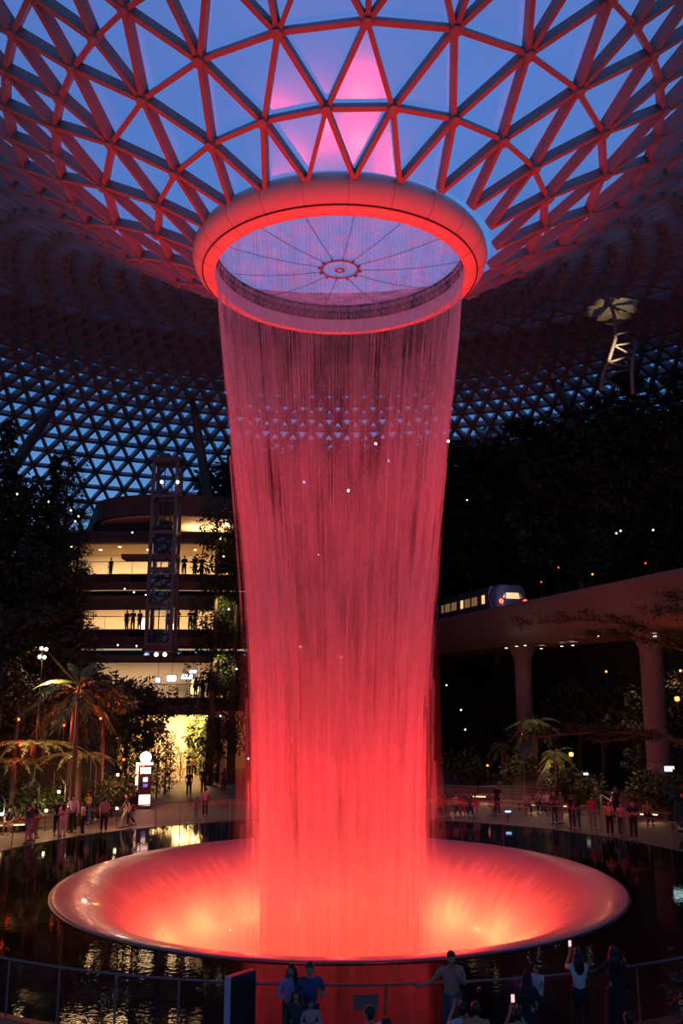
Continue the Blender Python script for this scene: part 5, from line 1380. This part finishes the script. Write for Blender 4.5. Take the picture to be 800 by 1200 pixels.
seated(17,974,PI+.3,'charcoal','grey','seated person in charcoal on the far left bench')
seated(27,972,PI-.3,'orange','black','long haired seated woman, orange light coloured into her top, left of the walking couple','long',True)  # orange light on her is put into the top's colour
seated(47,966,PI,'black','black','seated person in black beside the left steps')
# people on the tunnel path
for (px, py, rz, h, po, tp, bt, hr, fe, lab) in (
    (221,934,.2,1.70,'walk','black','black','short',False,'person in black pushing on up the path, left of the centre walker'),
    (238,931,0,1.80,'stand','black','black','short',False,'tall figure in black in the middle of the path, seen from behind'),
    (240,958,.1,1.62,'walk','pink','black','bun',True,'woman in a pale pink top nearest on the path'),
    (262,930,.2,1.70,'walk','charcoal','black','short',False,'dim figure at the right wall of the path'),
    (230,957,.1,1.05,'walk','grey','grey','short',False,'small child walking beside the woman in pale pink')):
    X, Y = at_feet(px, py); person(lab, X, Y, rz, h, po, tp, bt, hr, fe, face=False)
for (px, py, Y, tp, lab) in ((221,905,74,'tan','pale lit figure deep in the tunnel, left one'),(227,905,74.5,'orange','lit figure in orange deep in the tunnel, middle one'),(236,897,76,'black','dark figure deep in the tunnel at the green wall')):
    p = on_y(px, py, Y); person(lab, p.x, Y, .3, 1.7, 'walk', tp, 'black', face=False)
# people at the gallery rails
def railing_people(zf, items, lab, grp):
    for px, po, fe, h in items:
        Y = 70.9+abs(px-200)*.008; p = on_y(px, 700, Y); person(lab, p.x, Y, PI if po != 'stand' else 2.7, h, po, 'black', 'black', 'long' if fe else 'short', fe, face=False, z=zf, group=grp)
railing_people(16.2, ((199,'stand',False,1.68),(214.5,'cross',False,1.74),(227,'cross',False,1.70),(235,'hold',False,1.70),(128,'stand',False,1.6)), 'dark silhouette of a person at the rail of the top gallery', 'people at the top gallery rail')
railing_people(11.75, ((150,'stand',False,1.7),(157,'hold',False,1.74),(165,'stand',False,1.7),(198,'stand',False,1.66),(209,'hold',True,1.78),(224,'cross',False,1.75),(229.5,'stand',True,1.70)), 'dark silhouette of a person at the rail of the middle gallery', 'people at the middle gallery rail')
railing_people(6.4, ((233,'stand',True,1.7),(241,'stand',False,1.72),(248,'hold',False,1.74),(258,'stand',False,1.7),(270,'hold',True,1.66)), 'dim silhouette of a person at the right end of the lowest gallery', 'people at the lowest gallery rail')
# people on the right plaza
for (px, py, top, bot, hr, fe, lab) in ((514,952,'red','black','short',False,'seated person in red at the left end of the right hand group'),(522,951,'red','grey','long',True,'seated woman in red with long hair, second in the right hand group'),(535,950,'white','charcoal','short',False,'seated person in white in the middle of the right hand group'),(541,951,'red','red','long',True,'seated woman in red beside the person in white'),(550,951,'charcoal','black','short',False,'seated person in charcoal right of the woman in red'),(557,951,'red','white','short',True,'seated person in red with pale legs, right end of the group'),
        (618,948,'tan','black','short',False,'seated person in tan in front of the right stairs'),(631,946,'tan','black','bun',True,'seated woman in pale tan in front of the stair rail'),(641,947,'white','black','short',False,'seated person in dark jacket and white shirt right of the stair rail'),(759,960,'orange','black','long',True,'seated woman lit orange right of the viaduct column')):
    seated(px, py+6, PI, top, bot, lab, hr, fe)
for (px, py, rz, h, po, tp, bt, hr, fe, lab) in (
    (583,956,2.6,1.72,'stand','black','black','short',False,'standing person in black with an orange lit strap left of the stairs'),
    (650,966,2.4,1.74,'hold','charcoal','black','short',False,'standing man at the table left of the person in yellow'),
    (657,965,3.6,1.66,'hold','yellow','tan','long',True,'standing woman lit yellow with long hair right of the stairs'),
    (671,972,.3,1.74,'stand','black','black','short',False,'dark standing figure with back turned, left of the white bench'),
    (677,973,.2,1.68,'stand','charcoal','black','long',True,'dark standing woman beside the figure with back turned'),
    (695,972,2.9,1.64,'stand','red','grey','long',True,'woman in a dim red dress left of the viaduct column'),
    (715,980,3.0,1.66,'hold','tan','black','long',True,'woman in a pale lit top in front of the viaduct column'),
    (729,981,3.0,1.60,'stand','salmon','black','short',True,'short person in dim salmon right beside the woman in the pale top'),
    (743,985,3.1,1.80,'cross','black','black','short',False,'man in black with arms crossed in front of the viaduct column'),
    (723,962,3.0,1.78,'stand','black','black','long',True,'tall dark figure leaning on the viaduct column'),
    (700,958,2.8,1.74,'stand','black','black','short',False,'dark figure further back left of the viaduct column')):
    X, Y = at_feet(px, py); person(lab, X, Y, rz, h, po, tp, bt, hr, fe, face=False)
# unseen warm spot over the left plaza, with no fixture
light('SPOT', 'plaza_light', (-17, 52, 11), 1100, (1,.55,.25), 0, (-16.5, 43, 0), 70, .9)
